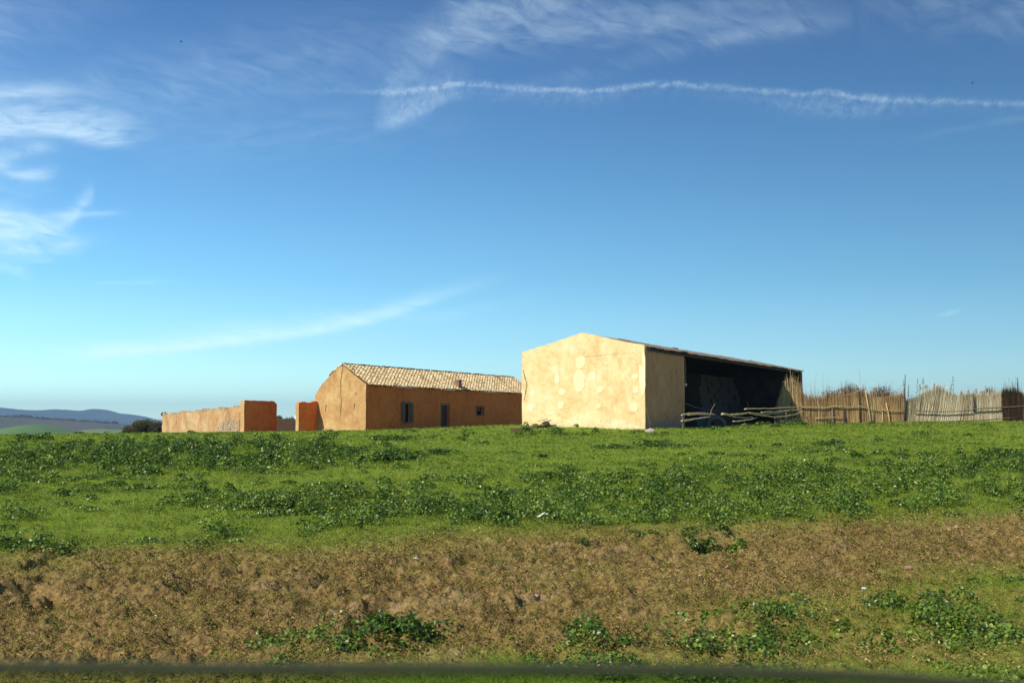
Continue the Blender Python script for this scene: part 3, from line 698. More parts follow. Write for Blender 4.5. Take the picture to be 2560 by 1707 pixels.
for k in range(260):   # loose stones on its broken top
    s = random.uniform(0, LL); r = random.uniform(.05, .12); z = float(np.interp(s, sorted(_c), [_c[q] for q in sorted(_c)])) + .02
    c = Vector((A0[0] + e_[0] * s - nw[0] * random.uniform(.02, .4), A0[1] + e_[1] * s - nw[1] * .2, z)); ex = Vector((e_[0], e_[1], 0)) * r; en = Vector((nw[0], nw[1], 0)) * r; ez = Vector((0, 0, r * .6))
    m.hexa([c - ex - en - ez, c + ex - en - ez, c + ex + en - ez, c - ex + en - ez], [c - ex * .6 - en * .6 + ez, c + ex * .7 - en * .5 + ez, c + ex * .6 + en * .7 + ez, c - ex * .7 + en * .6 + ez])
m.build('rubble', M['rubble'], lw)
# back wall of the yard, its shade put into a dark brown tone
q = at(668, 1060, 100.); q2 = at(775, 1060, 100.)
bw = wall(np.array((q.x - 3, 100.)), np.array((1., 0)), np.array((0., -1)), q2.x - q.x + 5, lambda s: -1.2, lambda s: at(700, 1047, 100.).z + .05 * math.sin(s * 3), .35, M['darkwood_and_shade'], 'back_yard_wall', None, ds=.4, amp=.03, seed=31)
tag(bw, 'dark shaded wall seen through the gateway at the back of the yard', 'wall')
c = at(740, 1047, 99.8); m = MB()
m.tube([c + Vector((0, 0, -.03)), c + Vector((0, 0, .02)), c + Vector((0, 0, .2)), c + Vector((0, 0, .28)), c + Vector((0, 0, .36))], [.1, .13, .13, .06, .05], 10)
tag(m.build('plastic_can', M['white'], None, tuple(c)), 'small white can on top of the dark wall in the gateway', 'can')

# ---- barn
barn = thing('cream_barn', (C0[0], C0[1], .1), 'tall cream plastered barn with a patched sunlit gable and a dark open side', 'barn')
bw_ = G_at(1305, C0); ba = G_at(1457, C0)
bz = -.1; e1 = at(1612, 862, C0[1]).z; e2 = at(1305, 880, C0[1] + G_[1] * bw_).z; ea = at(1457, 831, C0[1] + G_[1] * ba).z
def bgz(s): return float(np.interp(s, [0, ba * .3, ba, bw_ * .8, bw_], [e1, e1 + (ea - e1) * .24, ea, e2 + (ea - e2) * .36, e2])) + .012 * math.sin(s * 9)
wall(C0, G_, FRONT, bw_, lambda s: bz, bgz, .35, M['barn'], 'gable_wall', barn, ds=.25, amp=.025, seed=41)
uo = U_at(1712, C0); LB = U_at(2003, C0)
wall(C0 + N * .01 + U * .05, U, N, uo - .05, lambda s: bz, lambda s: e1 - .16, .35, M['barnside'], 'side_wall', barn, ds=.5, amp=.015, seed=45)
m = MB(); m.box(W(C0, .36, -bw_ + .3, bz), tuple(U * (LB - .7)) + (0,), tuple(-N * .28) + (0,), (0, 0, e2 - bz - .1)); m.build('rear_wall', simple('shaded_plaster', (.05, .043, .034), (.13, .115, .095), .5, .95), barn)  # rear wall's dimness inside the barn is put into this plaster colour
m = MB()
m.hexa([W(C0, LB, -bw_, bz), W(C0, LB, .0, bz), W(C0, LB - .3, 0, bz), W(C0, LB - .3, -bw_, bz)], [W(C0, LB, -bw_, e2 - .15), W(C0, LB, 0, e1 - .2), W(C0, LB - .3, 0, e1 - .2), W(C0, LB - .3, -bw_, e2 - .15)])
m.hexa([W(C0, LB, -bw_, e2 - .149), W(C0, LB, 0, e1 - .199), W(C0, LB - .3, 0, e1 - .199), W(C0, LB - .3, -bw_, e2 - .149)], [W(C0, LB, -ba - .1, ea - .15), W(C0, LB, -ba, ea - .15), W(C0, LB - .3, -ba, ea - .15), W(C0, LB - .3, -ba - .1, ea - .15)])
m.build('far_gable_wall', M['barn_shade'], barn)
# roof of overlapping corrugated sheets
m = MB(); nsh = int(LB / .86)
for side in (0, 1):
    for i in range(nsh):
        u0 = .30 + i * (LB - .1) / nsh; u1 = u0 + (LB - .1) / nsh + .05
        dzj = random.uniform(-.025, .03); ov = .30 + random.uniform(-.07, .07)
        if random.random() < .12: dzj += .05
        va, za = -ba, ea - .08
        if side == 0: vb_, zb_ = ov, e1 - .07 - .06 * (ov / .3)
        else: vb_, zb_ = -bw_ - ov * .4, e2 - .1
        nn = 12
        for k in range(nn):
            a = u0 + (u1 - u0) * k / nn; b = u0 + (u1 - u0) * (k + 1) / nn; h0 = .028 * math.sin(k * math.pi / 1.5) + dzj; h1 = .028 * math.sin((k + 1) * math.pi / 1.5) + dzj
            lo = [W(C0, a, va, za + h0), W(C0, b, va, za + h1), W(C0, b, vb_, zb_ + h1), W(C0, a, vb_, zb_ + h0)]
            m.hexa([p - Vector((0, 0, .02)) for p in lo], lo)
broof = m.build('roof', M['sheet'], barn)
m = MB()
panel(m, C0, .4, LB - .05, e1 - .30, e1 - .17, .03, .13); 
for i in range(26):
    u = .8 + i * (LB - 1.4) / 25; m.hexa([W(C0, u, -ba, ea - .28), W(C0, u + .08, -ba, ea - .28), W(C0, u + .08, .2, e1 - .20 - .02), W(C0, u, .2, e1 - .22)], [W(C0, u, -ba, ea - .15), W(C0, u + .08, -ba, ea - .15), W(C0, u + .08, .2, e1 - .135), W(C0, u, .2, e1 - .135)])
m.build('rafters', M['pole'], broof)
m = MB()
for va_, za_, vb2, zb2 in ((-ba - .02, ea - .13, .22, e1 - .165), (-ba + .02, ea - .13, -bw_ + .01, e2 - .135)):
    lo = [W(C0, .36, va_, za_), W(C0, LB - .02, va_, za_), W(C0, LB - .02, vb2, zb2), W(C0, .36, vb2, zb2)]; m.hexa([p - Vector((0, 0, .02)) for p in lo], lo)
m.build('daylight_seal', M['barn_shade'], broof)  # plates added to seal daylight leaks; barn darkness put into their colour
m = MB(); m.box(W(C0, LB - .16, .02, bz), tuple(U * .16) + (0,), tuple(N * .14) + (0,), (0, 0, e1 - .2 - bz)); m.build('post', M['barnside'], barn)
# lighter plaster repairs on the gable
for (px, py, rx, ry) in ((1450, 905, 12, 15), (1449, 950, 13, 25), (1393, 948, 7, 10), (1481, 941, 8, 10), (1405, 980, 9, 7), (1332, 984, 6, 7), (1588, 940, 8, 6), (1589, 974, 7, 9), (1326, 1018, 8, 8), (1402, 1013, 8, 9), (1496, 1014, 6, 6), (1606, 935, 8, 54), (1500, 974, 8, 7), (1585, 1018, 10, 10)):
    s = G_at(px, C0); Y = C0[1] + G_[1] * s; c = at(px, py, Y); k = Y / F; n_ = 72; pts = []
    ph = random.random() * 9
    for i in range(n_):
        q = 2 * math.pi * i / n_; ca, sa = math.cos(q), math.sin(q); ca = math.copysign(abs(ca) ** .85, ca); sa = math.copysign(abs(sa) ** .85, sa)
        rr = .78 + .55 * float(fbm(np.array(math.cos(q) * 1.6 + ph), np.array(math.sin(q) * 1.6 + ph), 7, 4)) + random.uniform(-.015, .015)
        pts.append(c + Vector((G_[0], G_[1], 0)) * (-ca * rx * k * rr) + Vector((0, 0, sa * ry * k * rr)))
    dn = Vector((-U[0], -U[1], 0)); m = MB(); i0 = len(m.v)
    outp = [p + dn * .020 for p in pts]; m.v += [tuple(p) for p in [q_ - dn * .04 for q_ in pts]] + [tuple(p) for p in outp]
    m.f.append(tuple(range(n_, 2 * n_)));
    for i in range(n_): m.f.append((i, (i + 1) % n_, n_ + (i + 1) % n_, n_ + i))
    m.build('plaster_patch', M['patch'], barn)
wig([(1309, 925), (1313, 945), (1318, 960), (1314, 980), (1311, 1000)], .018, M['crack'], barn, 'crack', 'g', o=C0, j=.02)
wig([(1440, 892), (1480, 890), (1530, 884), (1590, 880)], .007, M['crack'], barn, 'crack', 'g', o=C0, j=.01)
# stored fodder inside
m = MB()
for r_ in range(9):
    for k in range(9):
        u = 17.5 + k * 1.05 + random.uniform(-.1, .1); sh = .12 * r_
        if u < 17.5 + sh * 1.2: continue
        z = .1 + r_ * .42; dv = random.uniform(-.12, .12)
        m.box(W(C0, u, -6.4, z), tuple(U * 1.0) + (0,), tuple(N * (3.2 + dv - sh)) + (0,), (0, 0, .40))
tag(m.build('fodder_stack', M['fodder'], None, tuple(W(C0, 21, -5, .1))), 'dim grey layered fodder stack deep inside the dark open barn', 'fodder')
c = at(1751, 1032, 71.5); m = MB(); z0 = .05
m.tube([(c.x, c.y, z0), (c.x, c.y, z0 + .02), (c.x, c.y, z0 + .55), (c.x, c.y, z0 + .6), (c.x, c.y, z0 + 1.08), (c.x, c.y, z0 + 1.1)], [.27, .29, .29, .305, .29, .25], 18)
tag(m.build('plastic_drum', M['blue'], None, (c.x, c.y, z0), True), 'dark blue plastic drum in the barn shade behind the branches', 'drum')
c = at(1756, 1050, 70.2); m = MB()
m.hexa([(c.x - .32, c.y - .2, .05), (c.x + .32, c.y - .2, .05), (c.x + .32, c.y + .2, .05), (c.x - .32, c.y + .2, .05)], [(c.x - .4, c.y - .26, .52), (c.x + .4, c.y - .26, .52), (c.x + .4, c.y + .26, .52), (c.x - .4, c.y + .26, .52)])
m.hexa([(c.x - .43, c.y - .29, .5), (c.x + .43, c.y - .29, .5), (c.x + .43, c.y + .29, .5), (c.x - .43, c.y + .29, .5)], [(c.x - .43, c.y - .29, .56), (c.x + .43, c.y - .29, .56), (c.x + .43, c.y + .29, .56), (c.x - .43, c.y + .29, .56)])
tag(m.build('plastic_tub', M['teal'], None, (c.x, c.y, .05)), 'teal plastic tub just left of the big tyre', 'tub')

# points on the vertical plane a distance v in front of the barn's long side
def onV(px, py, v=.7):
    if v > .58: v += 1.25
    o = C0 + N * v; u = U_at(px, o); return at(px, py, o[1] + U[1] * u)
# big tyre
tc_ = onV(1790, 1062, .57); tc_.z = onV(1790, 1038, .57).z - .62
tr = thing('big_tyre', (tc_.x, tc_.y, tc_.z - .6), 'large worn tractor tyre standing upright at the barn opening', 'tyre')
def torus(R1, prof_, n=40):
    m = MB(); P_ = len(prof_)
    for i in range(n):
        a = 2 * math.pi * i / n
        for (r, w) in prof_: m.v.append((tc_.x + math.cos(a) * r, tc_.y + w, tc_.z + math.sin(a) * r))
    for i in range(n):
        for k in range(P_):
            a, b = i * P_ + k, i * P_ + (k + 1) % P_; c, d = ((i + 1) % n) * P_ + (k + 1) % P_, ((i + 1) % n) * P_ + k
            m.f.append((a, b, c, d))
    return m
torus(.6, [(.40, -.16), (.46, -.20), (.54, -.19), (.585, -.15), (.595, 0), (.585, .15), (.54, .19), (.46, .2), (.40, .16), (.42, .1), (.54, .06), (.54, -.06), (.42, -.1)]).build('casing', M['rubber'], tr, smooth=True)
m = MB()
for i in range(36):
    a = 2 * math.pi * i / 36
    for sg in (-1, 1):
        a2 = a + (.09 if sg > 0 else 0); c = Vector((tc_.x + math.cos(a2) * .60, tc_.y + sg * .09, tc_.z + math.sin(a2) * .60)); tg = Vector((-math.sin(a2), 0, math.cos(a2))); rd = Vector((math.cos(a2), 0, math.sin(a2)))
        ax = (Vector((0, sg * .085, 0)) + tg * .04); m.box(c - ax - tg * .02 - rd * .02, ax * 2, tg * .04, rd * .05)
m.build('tread', M['rubber'], tr)
# branches laid across the opening
def stick(pts, r, mat, name, label, cat, group, v=.7, taper=.6):
    P_ = [onV(a, b, v) for a, b in pts]; Q = []
    for i in range(len(P_) - 1):
        for k in range(4):
            q_ = P_[i].lerp(P_[i + 1], k / 4); Q.append(q_ + Vector((0, 0, random.uniform(-.02, .02)) if (i or k) else (0, 0, 0)))
    Q.append(P_[-1]); m = MB(); n = len(Q)
    m.tube(Q, [r * (1 - (1 - taper) * i / n) * random.uniform(.88, 1.12) for i in range(n)], 7)
    o = m.build(name, mat, None, tuple(Q[0]), True); return tag(o, label, cat, group)
GB = 'branches laid across the barn opening'
stick([(1862, 1022.5), (1890, 1021.5), (1930, 1020.5), (1970, 1018), (2003, 1017)], .045, M['branch'], 'branch_rail', 'topmost long straight branch rail at the right of the barn opening', 'branch', GB, .8)
stick([(1903, 1030.5), (1925, 1030), (1945, 1029), (1975, 1024.5), (2005, 1023.5)], .042, M['branch'], 'branch_rail', 'branch rail just below the topmost one near the reed fence', 'branch', GB, .75)
stick([(1805, 1035), (1825, 1037.5), (1850, 1034.5), (1873, 1031.5)], .075, M['branch'], 'branch_rail', 'thickest pale branch just right of the tyre', 'branch', GB, .7)
stick([(1872, 1031), (1895, 1033), (1915, 1035), (1945, 1032), (1978, 1024)], .04, M['branch'], 'branch_rail', 'forked branch joining the thick pale branch to the fence', 'branch', GB, .9)
stick([(1875, 1033), (1905, 1039), (1935, 1042), (1965, 1040), (1990, 1035), (2012, 1026)], .045, M['branch'], 'branch_rail', 'long sagging branch ending against the reed fence', 'branch', GB, .65)
stick([(1704, 1038), (1728, 1032), (1755, 1032), (1785, 1034)], .042, M['branch'], 'branch_rail', 'upper left branch rail between the barn wall and the tyre', 'branch', GB, .7)
stick([(1720, 1037), (1750, 1035), (1790, 1036)], .03, M['branch'], 'branch_rail', 'thin branch right under the upper left rail', 'branch', GB, .8)
stick([(1704, 1052), (1716, 1051), (1745, 1045.5), (1776, 1041)], .055, M['branch'], 'branch_rail', 'slanting lower branch left of the tyre', 'branch', GB, .7)
stick([(1832, 1042), (1856, 1043), (1882, 1042.5)], .035, M['branch'], 'branch_rail', 'short level branch right of the tyre', 'branch', GB, .75)
stick([(1833, 1053), (1855, 1052), (1872, 1049), (1892, 1044)], .042, M['branch'], 'branch_rail', 'lowest short branch right of the tyre curving up', 'branch', GB, .7)
stick([(1952, 1052), (1978, 1050.5), (2000, 1045), (2018, 1042)], .035, M['twig'], 'branch_rail', 'lowest greyish branch near the reed fence', 'branch', GB, .6)
stick([(1775, 1042), (1778, 1027), (1782, 1018), (1788, 1009)], .03, M['twig'], 'upright_stick', 'thin crooked stick rising above the tyre', 'stick', None, .8)
stick([(1712, 1008), (1735, 1016), (1760, 1024), (1800, 1026)], .022, M['twig'], 'drooping_stick', 'thin dim stick drooping into the dark barn opening', 'stick', None, .4)
stick([(1868, 1004), (1872, 1018)], .03, M['twig'], 'leaning_stick', 'short dim leaning stick above the topmost rail end', 'stick', None, .4)
for px, y0_, y1_, lab in ((1707, 1034, 1072, 'stake carrying the rails at the barn wall edge'), (1938, 1043, 1070, 'short stake under the sagging branch'), (1966, 1030, 1070, 'taller reddish stake under the sagging branch'), (2010, 1046, 1074, 'low dark stake at the start of the reed fence')):
    stick([(px + 1, y1_), (px, (y0_ + y1_) / 2), (px - 1, y0_)], .04, M['twig'], 'stake', lab, 'stake', 'stakes under the branch rails', .72, .8)
# stick leaning at the barn corner
stick([(1627, 1068), (1622, 1045), (1617, 1022)], .035, M['twig'], 'leaning_stick', 'thin stick leaning on the barn corner', 'stick', None, .25)
c = onV(1714.5, 965, -.9); m = MB(); m.tube([c, c + Vector((0, 0, .04)), c + Vector((0, 0, .12)), c + Vector((0, 0, .17))], [.03, .065, .065, .02], 9)
m.tube([c + Vector((0, 0, .17)), Vector((c.x, c.y, e1 - .2))], .008, 4)
tag(m.build('white_bulb', M['white'], None, tuple(c), True), 'small white bulb hanging in the barn opening', 'bulb')

# ---- broken planks and stones before the cream gable
def plank(px0, py0, px1, py1, Y, w, t, lab, mat='wood'):
    a = at(px0, py0, Y); b = at(px1, py1, Y - .3); m = MB(); d = b - a; sd = Vector((0, .5, 0)) ; up = Vector((0, 0, t))
    m.box(a - up * .5, d, sd * w, up); 
    for k in range(3):
        q = a + d * random.random(); m.box(q - up * .5 - Vector((0, .012, 0)), d * .08, Vector((0, .01, 0)), up * .8)
    tag(m.build('broken_plank', M[mat], None, tuple(a)), lab, 'plank', 'broken planks before the cream gable')
plank(1276, 1075, 1333, 1070, 59.0, .5, .16, 'dark thick plank lying lowest at the left of the pile')
plank(1332, 1068, 1390, 1063, 59.5, .5, .09, 'long plank running right under the propped ones')
plank(1340, 1066, 1372, 1057, 59.4, .3, .07, 'plank propped up slanting on the pile')
plank(1352, 1059, 1378, 1050, 59.6, .25, .05, 'short steep plank crossing near the top of the pile')
plank(1344, 1053, 1370, 1047, 59.8, .1, .04, 'thin lath sticking out at the very top of the pile', 'twig')
def rock(name, c, r, mat, label, cat, sq=.6):
    import bmesh
    bm = bmesh.new(); bmesh.ops.create_icosphere(bm, subdivisions=2, radius=1)
    for v in bm.verts:
        k = 1 + random.uniform(-.16, .16); v.co = Vector((v.co.x * r * k, v.co.y * r * k * .8, v.co.z * r * k * sq))
    me = bpy.data.meshes.new(name); bm.to_mesh(me); bm.free()
    return tag(link_mesh(name, me, mat, None, c), label, cat, 'stones lying in the field and verge')
c = at(1366, 1060, 59.7); rock('stone', (c.x, c.y, c.z), .2, M['wood'], 'dark block heaped with the planks before the cream gable', 'stone', .9)
for px, py, r, mt, lab in ((1570, 1368, .03, 'stone', 'small whitish stone on the verge just below the field edge'), (2272, 1428, .055, 'pink', 'round pinkish stone on the right of the verge'), (2390, 1326, .035, 'stone', 'tiny pale stone near the upper right of the verge'), (1340, 1502, .035, 'stone', 'rounded tan stone in the middle of the verge'),
                           (1040, 1420, .04, 'stone', 'pale stone on the verge left of the centre'), (1625, 1082, .25, 'stone', 'flat pale stone in the grass below the barn corner'), (2410, 1066, .09, 'pink', 'brown stone in the grass before the pale fence'), (2160, 1472, .03, 'white', 'tiny white stone at the right edge of the bare earth')):
    p = hit(px, py); rock('stone', (p[0], p[1], float(ground(p[0], p[1])) + r * .25), r, M[mt], lab, 'stone', .6 if r < .3 else .25)
# crumpled white plastic bag in the weeds
p = hit(1362, 1308); zc = float(ground(p[0], p[1])); n1 = 15; m = MB()
for i in range(n1):
    for j in range(9):
        u = (i / (n1 - 1) - .5) * .26; w = (j / 8 - .5) * .12; h = .075 * math.exp(-(u / .09) ** 2 * .8) * (1 - (w / .14) ** 2 * .8) - .25 * max(0, u - .08)
        m.v.append((p[0] + u + random.uniform(-.01, .01), p[1] + w, zc + .06 + h + random.uniform(-.016, .016)))
for i in range(n1 - 1):
    for j in range(8): m.f.append((i * 9 + j, (i + 1) * 9 + j, (i + 1) * 9 + j + 1, i * 9 + j + 1))
tag(m.build('plastic_bag', M['white'], None, (p[0], p[1], zc)), 'crumpled white plastic bag caught in the weeds at the field edge', 'bag')

# ------------------------------------------------------------------ shrubs
def shrub(name, px0, px1, pytop, pybase, Y, mat, label, cat, n=2600, sz=.09, lumps=9, dep=1.6, group=None, twigs=26, seed=0, aspect=.5):
    if Y is None: Y = onF((px0 + px1) / 2, 1000, 0).y + 1.3
    a = at(px0, pybase, Y); b = at(px1, pytop, Y); cx = (a.x + b.x) / 2; wx = (b.x - a.x) / 2; h = b.z - a.z; rt = thing(name, (cx, Y, a.z), label, cat, group)
    C = []
    for k in range(lumps):
        t = (k + .5) / lumps * 2 - 1; lr = h * random.uniform(.28, .42); lx = cx + t * wx * .82 + random.uniform(-.1, .1) * wx; lz = a.z + h * (1 - abs(t) ** 2.4 * .45) * random.uniform(.68, .95) - lr * .8
        q = rand_unit(n // lumps) * (rng.random(n // lumps) ** .45)[:, None]; C.append(np.stack([lx + q[:, 0] * lr * 1.25, Y + random.uniform(-.5, .5) * dep + q[:, 1] * lr * 1.2, lz + q[:, 2] * lr * 1.15], 1))
        q = rand_unit(n // lumps // 2) * (rng.random(n // lumps // 2) ** .4)[:, None]; C.append(np.stack([lx + q[:, 0] * wx / lumps * 2, Y + q[:, 1] * dep * .5, a.z + h * .3 + q[:, 2] * h * .3], 1))
    C = np.concatenate(C); V, Fc = leaves(C, rand_unit(len(C)), sz * (.5 + rng.random(len(C))), aspect)
    T = np.clip(rng.random(len(C)) * .7 + (C[:, 2] - a.z) / h * .3, 0, 1); npmesh('foliage', V, Fc, mat, rt, attrs={'tint': np.repeat(T, 6)})
    m = MB()
    for k in range(twigs):
        t = random.uniform(-.9, .9); x0 = cx + t * wx * .5; top = Vector((cx + t * wx * 1.02, Y + random.uniform(-.4, .4) * dep, a.z + h * random.uniform(.75, 1.06)))
        m.tube([Vector((x0, Y, a.z - .2)), Vector((x0 * .5 + top.x * .5, Y, a.z + h * .5)), top], [.03, .018, .006], 4)
    m.build('branches', M['twig'], rt); return rt
shrub('dark_bush', 311, 412, 1046, 1088, 112, M['bushleaf'], 'wide dark olive bush at the left end of the adobe wall', 'bush', 18000, .048, 11, 2.2)
shrub('twiggy_sprig', 404, 417, 1029, 1040, 106.5, M['bushleaf'], 'small sprig growing on the far end of the adobe wall', 'plant', 120, .05, 2, .3, twigs=6)
shrub('yard_bush', 674, 706, 1038, 1062, 103, M['bushleaf'], 'dark bush behind the yard wall beside the gate pier', 'bush', 1500, .06, 4, 1, group='bushes behind the yard wall')
shrub('yard_bush', 712, 738, 1041, 1062, 103, M['bushleaf'], 'low bush behind the middle of the yard wall', 'bush', 900, .06, 4, 1, group='bushes behind the yard wall')
shrub('yard_bush', 742, 768, 1035, 1062, 103, M['bushleaf'], 'thin twiggy bush behind the yard wall beside the gate stub', 'bush', 500, .06, 3, 1, group='bushes behind the yard wall', twigs=34)

# ------------------------------------------------------------------ reed fence
FD = np.array((math.sin(R(66)), math.cos(R(66)))); FN = np.array((FD[1], -FD[0]))
F1 = np.array((20.57, 82.5))
def Fq(px):
    r = (px - 1280) / F * CT; return (r * F1[1] - F1[0]) / (FD[0] - r * FD[1])
def onF(px, py, v=0):
    o = F1 + FN * v; r = (px - 1280) / F * CT; q = (r * o[1] - o[0]) / (FD[0] - r * FD[1]); return at(px, py, o[1] + FD[1] * q)
def reeds(px0, px1, n, top, lean, rad, tone, jitter=.12, v0=0, spread=.12, tall=.04):
    """thin tapering three-sided stalks"""
    q0, q1 = Fq(px0), Fq(px1); q = q0 + rng.random(n) * (q1 - q0); pxs = np.array([1280 + F * (F1[0] + FD[0] * a) / (F1[1] + FD[1] * a) for a in q]) 
    Y = F1[1] + FD[1] * q; tz = (1074 - np.interp(pxs, [t[0] for t in top], [t[1] for t in top])) / F * Y
    x = F1[0] + FD[0] * q; off = (rng.random(n) - .5) * spread + v0; x = x + FN[0] * off; y = Y + FN[1] * off
    zb = ground_smooth(x, y) - .1; hgt = tz - zb; hgt = hgt * (1 + rng.normal(size=n) * jitter * .5); hgt = np.where(rng.random(n) < tall, hgt * 1.22, hgt)
    ln = np.interp(pxs, [l[0] for l in lean], [l[1] for l in lean]) + rng.normal(size=n) * .05
    dx = FD[0] * ln * hgt; dy = FD[1] * ln * hgt; r_ = rad * (.6 + .8 * rng.random(n)); V = []
    bow = rng.normal(size=n) * .03
    for (f, rr) in ((0, 1), (.55, .85), (1, .35)):
        for k in range(3):
            a = 2 * math.pi * k / 3 + .5; V.append(np.stack([x + dx * f + bow * math.sin(f * 3.1) + math.cos(a) * r_ * rr, y + dy * f + math.sin(a) * r_ * rr, zb + hgt * f], 1))
    V = np.stack(V, 1).reshape(-1, 3); i = (np.arange(n) * 9)[:, None]; Fc = []
    for l in (0, 3):
        for k in range(3): Fc.append(i + np.array([[l + k, l + (k + 1) % 3, l + 3 + (k + 1) % 3, l + 3 + k]]))
    Fc = np.stack(Fc, 1).reshape(-1, 4)
    big = vnoise(q * 1.4, q * 0, 5); T = np.clip(tone + (big - .5) * .5 + rng.normal(size=n) * .2, 0, 1)
    return V, Fc, np.repeat(T, 9)
def plumes(spots, mat, parent, name, Yoff=0):
    V = []; Fc = []; T = []; k = 0
    for px, py0, py1, wd in spots:
        a = onF(px + random.uniform(-3, 3), py0, -.1); b = onF(px, py1, -.1); n = 60; t = rng.random(n) ; w = wd * np.sin(np.pi * np.clip(t * .85 + .12, 0, 1)) * .035
        C = np.stack([a.x + (b.x - a.x) * t + rng.normal(size=n) * w, a.y + (b.y - a.y) * t + rng.normal(size=n) * w, a.z + (b.z - a.z) * t], 1)
        nn = rand_unit(n); nn[:, 2] *= .2; nn /= np.linalg.norm(nn, axis=1)[:, None]
        v, f = leaves(C, nn, .03 + .04 * rng.random(n), .35); V.append(v); Fc.append(f + k); T.append(np.repeat(rng.random(n), 6)); k += len(v)
    npmesh(name, np.concatenate(V), np.concatenate(Fc), mat, parent, attrs={'tint': np.concatenate(T)})
topA = [(1940, 945), (1960, 940), (1985, 950), (2000, 985), (2020, 994), (2060, 996), (2090, 992), (2120, 990), (2160, 975), (2185, 998), (2230, 995), (2262, 985)]
fa = thing('brown_reed_fence', tuple(F1) + (.0,), 'golden brown reed fence with dry stalks starting at the barn end', 'fence')
leanA = [(1940, .06), (2000, -.04), (2100, .0), (2200, -.05), (2262, 0)]
V, Fc, T = gather([reeds(2000, 2263, 2600, topA, leanA, .017, .48), reeds(2000, 2263, 900, [(p, t + 6) for p, t in topA], leanA, .02, .25, v0=-.14)])
npmesh('reed_panel', V, Fc, M['reed'], fa, attrs={'tint': T})
V, Fc, T = gather([reeds(1938, 2004, 230, [(1938, 1000), (1950, 965), (1975, 950), (1990, 955), (2004, 985)], [(1940, .12), (2004, .0)], .016, .7, jitter=.16, tall=.0), reeds(1935, 2004, 420, [(1935, 1030), (1955, 1018), (2004, 1005)], [(1940, .05), (2004, 0)], .02, .2)])
npmesh('loose_reeds', V, Fc, M['reed'], fa, attrs={'tint': T})
V, Fc, T = reeds(2004, 2262, 90, [(2004, 962), (2035, 955), (2060, 962), (2090, 985), (2262, 965)], [(1940, .05), (2262, -.05)], .010, .3, jitter=.3, v0=-.1)
npmesh('thin_stalks', V, Fc, M['reed'], fa, attrs={'tint': T})
def frail(pts, r, mat, parent, name, v=.14):
    P_ = [onF(a, b, v) for a, b in pts]; m = MB(); Q = []
    for i in range(len(P_) - 1):
        for k in range(3): Q.append(P_[i].lerp(P_[i + 1], k / 3))
    Q.append(P_[-1]); m.tube(Q, [r * random.uniform(.8, 1.15) for _ in Q], 6); m.build(name, mat, parent, smooth=True)
frail([(2000, 1017), (2030, 1018), (2060, 1019), (2085, 1015), (2120, 1017), (2150, 1016), (2170, 1020)], .035, M['branch'], fa, 'rail')
frail([(2165, 1019), (2190, 1024), (2222, 1026), (2262, 1026)], .025, M['branch'], fa, 'rail')
frail([(2038, 1045), (2075, 1043), (2110, 1043)], .028, M['branch'], fa, 'rail')
for px, y0_, y1_, r, dx, mt in ((2080, 1018, 1072, .06, 3, 'twig'), (2108, 1016, 1072, .065, 6, 'pole'), (2145, 968, 1062, .04, 6, 'pole'), (2163, 975, 1068, .05, 16, 'branch'), (2215, 1006, 1068, .055, 12, 'branch'), (2205, 1022, 1066, .04, 2, 'branch'), (2186, 1020, 1064, .035, -6, 'twig')):
    m = MB(); a = onF(px + dx, y1_ + 4, .1); b = onF(px, y0_, .1); m.tube([a, a.lerp(b, .5) + Vector((.03, 0, 0)), b], [r, r * .9, r * .6], 6); m.build('post', M[mt], fa, smooth=True)
fb = thing('pale_reed_fence', tuple(onF(2262, 1066)), 'pale grey reed fence with slanting stalks and feathery tops at the right', 'fence')
topB = [(2262, 1000), (2290, 990), (2310, 975), (2335, 970), (2360, 985), (2390, 990), (2430, 986), (2480, 985), (2520, 980), (2560, 985), (2700, 990)]
leanB = [(2262, .12), (2330, .26), (2400, .18), (2460, .05), (2560, -.02), (2700, .0)]
V, Fc, T = gather([reeds(2255, 2720, 4200, topB, leanB, .018, .62), reeds(2255, 2720, 1500, [(p, t + 8) for p, t in topB], leanB, .022, .35, v0=-.15)])
npmesh('reed_panel', V, Fc, M['palereed'], fb, attrs={'tint': T})
V, Fc, T = reeds(2505, 2555, 330, [(2505, 975), (2530, 972), (2555, 985)], [(2500, .0), (2560, 0)], .018, .35, v0=.14)
npmesh('dark_patch', V, Fc, M['drybush'], fb, attrs={'tint': T})
frail([(2284, 1026), (2320, 1028), (2370, 1029), (2430, 1026)], .035, M['twig'], fb, 'rail', .18)
frail([(2434, 1022), (2470, 1020), (2510, 1018), (2560, 1015), (2700, 1012)], .045, M['twig'], fb, 'rail', .18)
frail([(2275, 1053), (2330, 1054), (2400, 1052), (2470, 1049), (2545, 1043)], .04, M['twig'], fb, 'rail', .18)
for px, y0_, y1_, r, dx in ((2263, 935, 1066, .05, -3), (2544, 944, 1060, .055, 2), (2434, 985, 1024, .05, 0)):
    m = MB(); a = onF(px + dx, y1_ + 4, .12); b = onF(px, y0_, .12); m.tube([a, a.lerp(b, .4) + Vector((.05, 0, 0)), a.lerp(b, .7), b], [r * 1.2, r, r * .75, r * .45], 7); m.build('post', M['pole'], fb, smooth=True)
plumes([(2258, 995, 950, 1.2), (2272, 1000, 960, .8), (2294, 990, 948, 1.5), (2300, 990, 960, 1), (2308, 975, 945, 1.2), (2318, 972, 962, 2), (2336, 975, 958, 1.2), (2342, 978, 965, 1), (2382, 990, 940, 1.2), (2378, 992, 960, 1.3), (2404, 990, 978, 1.4), (2440, 985, 972, 1.8), (2355, 985, 972, 1.2), (2420, 985, 975, 1.2)], M['plume'], fb, 'plumes')
